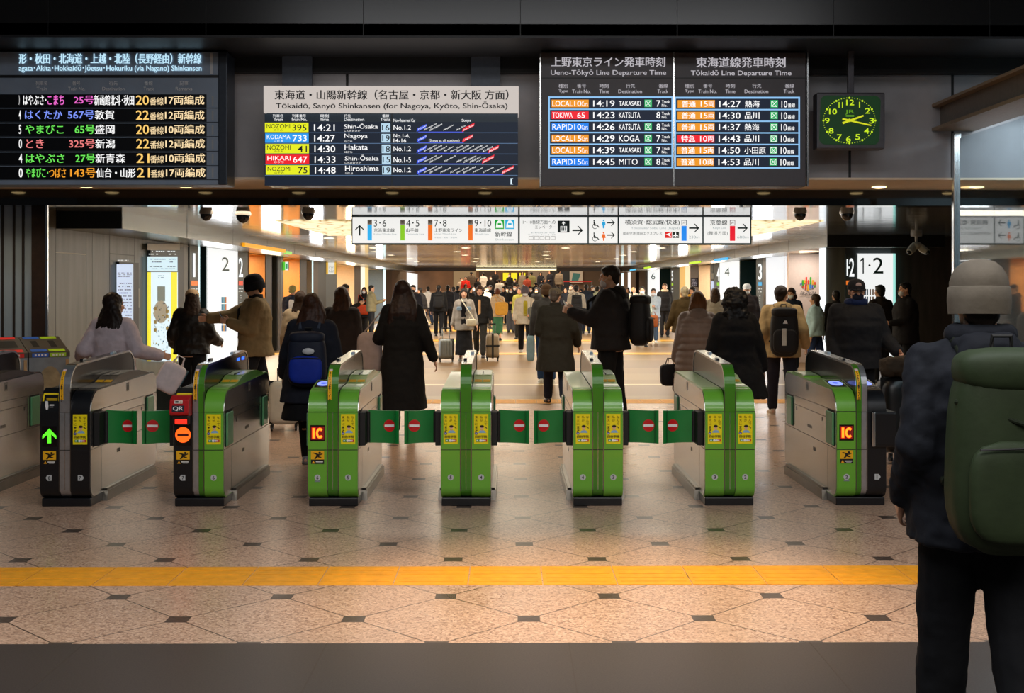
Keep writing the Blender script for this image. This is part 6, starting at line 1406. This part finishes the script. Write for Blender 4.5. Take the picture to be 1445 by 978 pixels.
# ================================================================== people further along the corridor
F_ = .018
LG = dict(a=((18, 4), (-16, 18)), b=((-16, 18), (18, 4)), s=((0, 0), (1, 3)), w=((10, 3), (-10, 10)))
def crowd(label, px, Y, h, hd, lg, tc, bc, hk, hcol='#15110f', fem=False, hem=.82, **k):
    kind, extra = (hk, {}) if isinstance(hk, str) else (hk[0], hk[1])
    return person(label, px, Y, h, hd, *LG[lg], fem=fem, top=dict(c=tc, hem=hem, ease=k.pop('ease', .035), flare=k.pop('flare', .08), **k.pop('topx', {})), bottom=dict(c=bc, **k.pop('bot', {})), hair=dict(kind=kind, c=hcol, **extra), vox=k.pop('vox', F_), **k)
crowd('man in olive cap and navy jacket over a white shirt by the orange shop', 413, 28.5, 1.66, 178, 's', '#1a2436', '#2a2a30', 'short', hat=('cap', '#8a8450'), look=(0, 22), topx=dict(inner='#d8d8d4', iw=.06), HL=(-.12, .24, 1.0), HR=(.14, .24, 1.0))
p = crowd('man dressed in black looking at his phone against the beige opening', 487, 29.5, 1.70, -80, 's', '#101012', '#16161a', 'short', HL=(-.05, .32, 1.2), HR=(.1, .34, 1.22), look=(0, 14), topx=dict(hood=True)); phone(p, 1, 'phone held up by the man dressed in black')
p = crowd('woman in mask and black coat with an orange bag', 514, 41, 1.62, 172, 'w', '#191718', '#2a2622', ('long', dict(len=.12, front=1)), '#2a1c16', True, .62, mask='#e8e8e8')
tote(at(p, (-.05, .22, .86)), 0, 'orange shoulder bag of the masked woman in black', '#c8461c', .26, .06, .17, strap_to=at(p, (.16, .1, 1.36)))
crowd('man in a beige green jacket holding up a phone by the lit column', 524, 40, 1.68, -70, 's', '#857c5c', '#2a2a2c', 'short', HL=(-.1, .34, 1.15), HR=(.1, .36, 1.18))
crowd('man in black mask and dark navy jacket left of the black backpack', 583, 35, 1.72, 178, 'a', '#1a1c26', '#17171b', 'short', mask='#15151a', build=1.08)
crowd('person bending in black jacket and pale trousers far left of centre', 597, 47, 1.64, 60, 'b', '#1b1a1c', '#b8b0a4', 'short', lean=14)
crowd('person with white top and dark trousers striding, far left of centre', 604, 50, 1.66, 20, 'a', '#c9cbd0', '#26344e', 'short')
p = crowd('man in black with a flat black backpack walking away, feet apart', 619, 40, 1.70, 2, 'w', '#121214', '#0f0f12', 'short', build=1.12); backpack(p, 'flat black backpack on the man walking away', '#0c0c0e', .18, .06, .26, 1.16)
crowd('person in dark blue grey jacket right of the flat black backpack', 632, 44, 1.68, -10, 's', '#272a33', '#17171b', 'short')
p = crowd('woman in grey and denim jacket with a black skirt walking forward', 655, 26.4, 1.62, 180, 'w', '#8f8880', '#101013', ('long', dict(len=.14, bangs=1, front=1, w=1.05)), '#1d1512', True, .74, bot=dict(kind='skirt', hem=.18, flare=.06), shoes='#e6e0d2', HL=(-.30, .08, .80), HR=(.27, .06, .84), vox=.014, topx=dict(inner='#15151a', iw=.06, ih=.8))
for x in (-.10, .10):
    q = MB(); sbox(q, (0, 0, 0), .055, .012, .045, CL('#7f98ae', .2), 4); o = q.build('denim_pocket', p['o'], smooth=50); o.location = (x, .185, 1.17); tag(o, 'pale blue denim pocket')
t = tote(at(p, (-.16, .23, .87)), PI, 'small cream crossbody bag of the woman in denim', '#d9d0ba', .11, .045, .08); MB().tube([Vector(a) for a in ((-.06, 0, .07), (.10, -.02, .32), (.22, -.12, .50))], .012, CL('#d9d0ba', .1), 8).build('long_strap', t, smooth=60)
suitcase((XAT(630, 26.6), 26.5, 0), .1, 'silver grey ribbed suitcase left of the woman in denim', '#8f9494', .17, .13, .22, .22, None, 5, .6)
p = crowd('man with brown fringe in a black shirt jacket behind the woman in denim', 677, 28.2, 1.70, 178, 'a', '#191817', '#2a2824', ('long', dict(len=.08, bangs=1)), '#3a261a', False, .82, HL=(-.28, .16, .86), HR=(.22, .1, .8), topx=dict(inner='#c89a6a', iw=.03), vox=.015)
suitcase((XAT(695, 26.8), 26.8, 0), .05, 'tall tan suitcase strapped with crossed black belts', '#8f7e66', .145, .13, .27, .20, '#17171a')
p = crowd('woman in a beige coat and green skirt walking away with a mustard bag', 702, 36.5, 1.60, 0, 'w', '#b7a48a', '#3a6a4c', ('long', dict(len=.06)), '#5a3422', True, .78, bot=dict(kind='skirt', hem=.22, flare=.02)); tote(at(p, (.12, -.24, .98)), 0, 'mustard yellow bag on the back of the beige coat', '#c8963a', .19, .06, .20, strap_to=at(p, (-.1, -.17, 1.4)))
crowd('woman in mask and black top with grey trousers, hands together', 721, 43, 1.62, 178, 's', '#151517', '#55555a', ('long', dict(len=.2, front=1)), '#17120f', True, .84, mask='#e6e6e6', HL=(-.05, .26, 1.1), HR=(.05, .26, 1.1), bot=dict(ease=.03))
crowd('person in a yellow green patterned top behind the man in white', 733, 38, 1.62, 170, 's', '#8f8a3c', '#2a2a2a', ('long', dict(len=.1, front=1)), '#2a1c16', True)
p = crowd('elderly man in white jacket, grey beanie and mask walking forward', 741, 29, 1.66, 182, 'a', '#cdc4b4', '#15161c', 'short', '#8a8a88', False, .80, hat=('beanie', '#5b545c'), mask='#e4e6ea', topx=dict(inner='#a89a2c', iw=.05), shoes='#d8d4cc', HL=(-.1, .26, 1.0), HR=(.26, .1, .88), vox=.014, ease=.05)
tote(at(p, (-.22, .30, 1.0)), PI, 'grey and yellow bag held by the man in the white jacket', '#6a6a60', .17, .06, .17, strap_to=at(p, (-.16, .16, 1.38)))
crowd('masked woman with dark hood like hair beyond the man in white', 757, 46, 1.60, 178, 's', '#1a191b', '#1a191b', ('long', dict(len=.28, front=1, w=1.1)), '#15110f', True, .7, mask='#eceae8')
p = crowd('man with beige hood and black backpack right of the olive overcoat', 813, 35, 1.70, 0, 'w', '#a39a8a', '#17171b', 'short', build=1.1, topx=dict(hood=True)); backpack(p, 'black backpack over a beige hooded jacket', '#121214', .17, .09, .27, 1.14)
crowd('man in navy suit walking away right of the beige hood', 827, 42, 1.72, 0, 'w', '#1a2230', '#1d2638', 'short', build=1.06)
crowd('person in pale green jacket and jeans partly behind the tall man', 843, 43, 1.66, -20, 'w', '#a8b49c', '#3a5a86', 'short', build=1.05)
crowd('masked person in dark clothes by the far white panels', 878, 42, 1.66, 178, 's', '#1c1c1e', '#1c1c1e', 'short', mask='#f0f0ee')
p = crowd('woman in a long mint coat and mask with a brown handbag', 906, 33, 1.66, 178, 'w', '#a9b6a6', '#1c2230', 'short', '#17140f', False, .48, mask='#e8eaee', shoes='#141414'); tote(at(p, (-.30, .1, .70)), 0, 'tan brown handbag beside the mint coat', '#8a4a22', .13, .06, .17)
crowd('person in pale blue grey coat beside the mint coat', 922, 35.5, 1.62, 170, 'a', '#b4bfc6', '#3c4c60', 'short', '#3a3430', False, .8, shoes='#d8d8d4', mask='#e8eaee', HL=(-.06, .24, 1.1))
crowd('person with cream scarf and black jacket below the number six sign', 938, 39, 1.74, 175, 's', '#1a191b', '#26262a', 'short', '#4a3424', scarf='#d0bc9c')
crowd('blond haired small person between mint coat and the left wall panel', 894, 47, 1.60, 178, 's', '#c8bfae', '#5a564c', ('long', dict(len=.1)), '#b89a6a', True)
crowd('white haired man in a brown jacket and beige trousers walking away', 966, 23, 1.68, 8, 'a', '#4a3c28', '#b9a68a', 'short', '#c2b6a2', False, .82, build=1.16, HL=(-.33, .1, .86), HR=(.26, .1, .9), vox=.014)
crowd('woman with yellow scarf beyond the white haired man', 977, 30, 1.64, 150, 's', '#2a2426', '#2a2426', ('long', dict(len=.12, front=1)), '#1c1412', True, scarf='#c89a2a')
crowd('woman with brown hair and a pale grey coat below the number four sign', 1009, 25, 1.62, 0, 's', '#a39d94', '#2a2a2e', ('long', dict(len=.22)), '#3a281e', True, .6, vox=.015)
crowd('man in white cap and mask in front of the dark stair opening', 1054, 26, 1.70, 165, 's', '#2a2426', '#1d1d22', 'short', hat=('cap', '#c8ccd0'), mask='#e4eaee', build=1.1, vox=.015)
crowd('masked woman in a navy coat below the coloured bar emblem', 1117, 23.6, 1.62, 150, 's', '#1b2434', '#1c2230', ('long', dict(len=.1, bangs=1)), '#3a241a', True, mask='#dfe7ee', vox=.015)
crowd('woman in a pale blue padded jacket and blue jeans near the pink wall', 1151, 22.3, 1.52, 60, 'w', '#a6c4cf', '#2a3c66', ('long', dict(len=.12)), '#3c2a20', True, .84, ease=.05, vox=.015)
crowd('person in dark coat partly hidden behind the man in the black cap', 1180, 22.5, 1.58, 10, 's', '#1d1a1a', '#1d1a1a', 'short')
crowd('person in red jacket standing high on the far stairs', 657, 70.5, 1.72, 170, 's', '#d8281c', '#5a1a16', 'short', z0=.48, hem=.7)
# a far crowd: a few figures built once, then copied with their parts and given clothes of their own
PROTO = [person('far figure', 700, 52, 1.66, 178, *LG['w'], top=dict(c='#1c1b1d', hem=.8), bottom=dict(c='#19191c'), hair=dict(kind='short'), mask='#ece9e6', vox=.024),
         person('far figure', 690, 55, 1.60, 178, *LG['s'], fem=True, top=dict(c='#2a2522', hem=.62), bottom=dict(c='#19191c'), hair=dict(kind='long', len=.2, front=1), HL=(-.1, .25, 1.05), vox=.024),
         person('far figure', 740, 57, 1.70, 2, *LG['a'], top=dict(c='#181a20', hem=.8), bottom=dict(c='#15151a'), hair=dict(kind='short'), build=1.1, vox=.024)]
bake_jobs()
WORD = {'#151517': 'black', '#1b1d26': 'navy', '#4a4036': 'brown', '#7a7062': 'taupe', '#b7ab98': 'beige', '#5a5f66': 'grey', '#6b6a44': 'olive', '#c9c6c0': 'white', '#2a3a4c': 'slate blue', '#8a3a2a': 'rust'}
def recolour(r, c, bc):
    for o in r.children:
        if o.name.startswith(('coat', 'collar', 'trousers')):
            sl = o.material_slots[0]; sl.link = 'OBJECT'; sl.material = CL(bc if o.name.startswith('trousers') else c)
def clone(src, x, y, z, hd, c, bc, label, group=None, sc=1.0):
    r = src.copy(); COL.objects.link(r)
    if 'group' in r: del r['group']
    r.location = (x, y, z); r.rotation_euler = (0, 0, math.radians(hd)); r.scale = (sc, sc, sc); tag(r, label, 'person', group)
    for ch in src.children:
        q = ch.copy(); COL.objects.link(q); q.parent = r
        for g in ch.children: h = g.copy(); COL.objects.link(h); h.parent = q
    recolour(r, c, bc); return r
FAR = [(640, 49, 0), (646, 53, 0), (664, 50, 0), (668, 57, 0), (686, 47, 0), (692, 54, 0), (711, 52, 0), (716, 58, 0), (727, 50, 0), (739, 55, 0), (748, 51, 0), (764, 54, 0), (770, 49, 0), (779, 58, 0), (788, 52, 0), (798, 48, 0), (806, 56, 0), (820, 52, 0), (836, 55, 0), (850, 50, 0), (857, 57, 0), (868, 51, 0), (886, 55, 0),
       (651, 71, .48), (665, 72.3, .8), (674, 70.6, .48), (682, 72.5, .8), (692, 71.4, .64), (699, 73.3, .96), (705, 70.4, .32), (719, 72.2, .8), (727, 70.8, .48), (737, 73.2, .96), (744, 71.7, .64), (750, 72.4, .8), (763, 73.4, .96), (768, 71.2, .48), (776, 73.1, .96), (789, 73.6, .96), (657, 68.6, .16), (714, 68.9, .16), (731, 68.2, .16), (756, 68.8, .16)]
cw = list(WORD); rr = random.Random(21); used = {}
PROTO = [q['o'] for q in PROTO]
for i, (px, Y, z) in enumerate(FAR):
    c = rr.choice(cw[:2] * 3 + cw); bc = rr.choice(['#151517', '#1b1d26', '#2a3a4c', '#4a4036']); src = PROTO[rr.choice((0, 1, 2))]; w = WORD[c]
    where = 'standing on the far stairs' if z > 0 else 'in the crowd far down the corridor'; back = src is PROTO[2]
    lab = 'small %s figure in %s %s' % ({0: 'masked', 1: 'long haired', 2: 'turned away'}[PROTO.index(src)], w, where); grp = lab + ' group' if False else None
    used.setdefault(lab, []).append(clone(src, XAT(px, Y), Y, z, (2 if back else 178) + rr.uniform(-40, 40), c, bc, lab, None, rr.uniform(.95, 1.04)))
for q in PROTO:
    for ch in list(q.children):
        for g in list(ch.children): bpy.data.objects.remove(g)
        bpy.data.objects.remove(ch)
    bpy.data.objects.remove(q)
for lab, l in used.items():
    if len(l) > 1:
        for o in l: o['group'] = lab.replace('small ', '') 
# cream luggage left standing behind the half black gate
suitcase((XAT(401, 14.0), 14.0, 0), .15, 'cream hard suitcase behind the gate numbered 7 and 6', '#cfcabb', .17, .14, .25, .12)
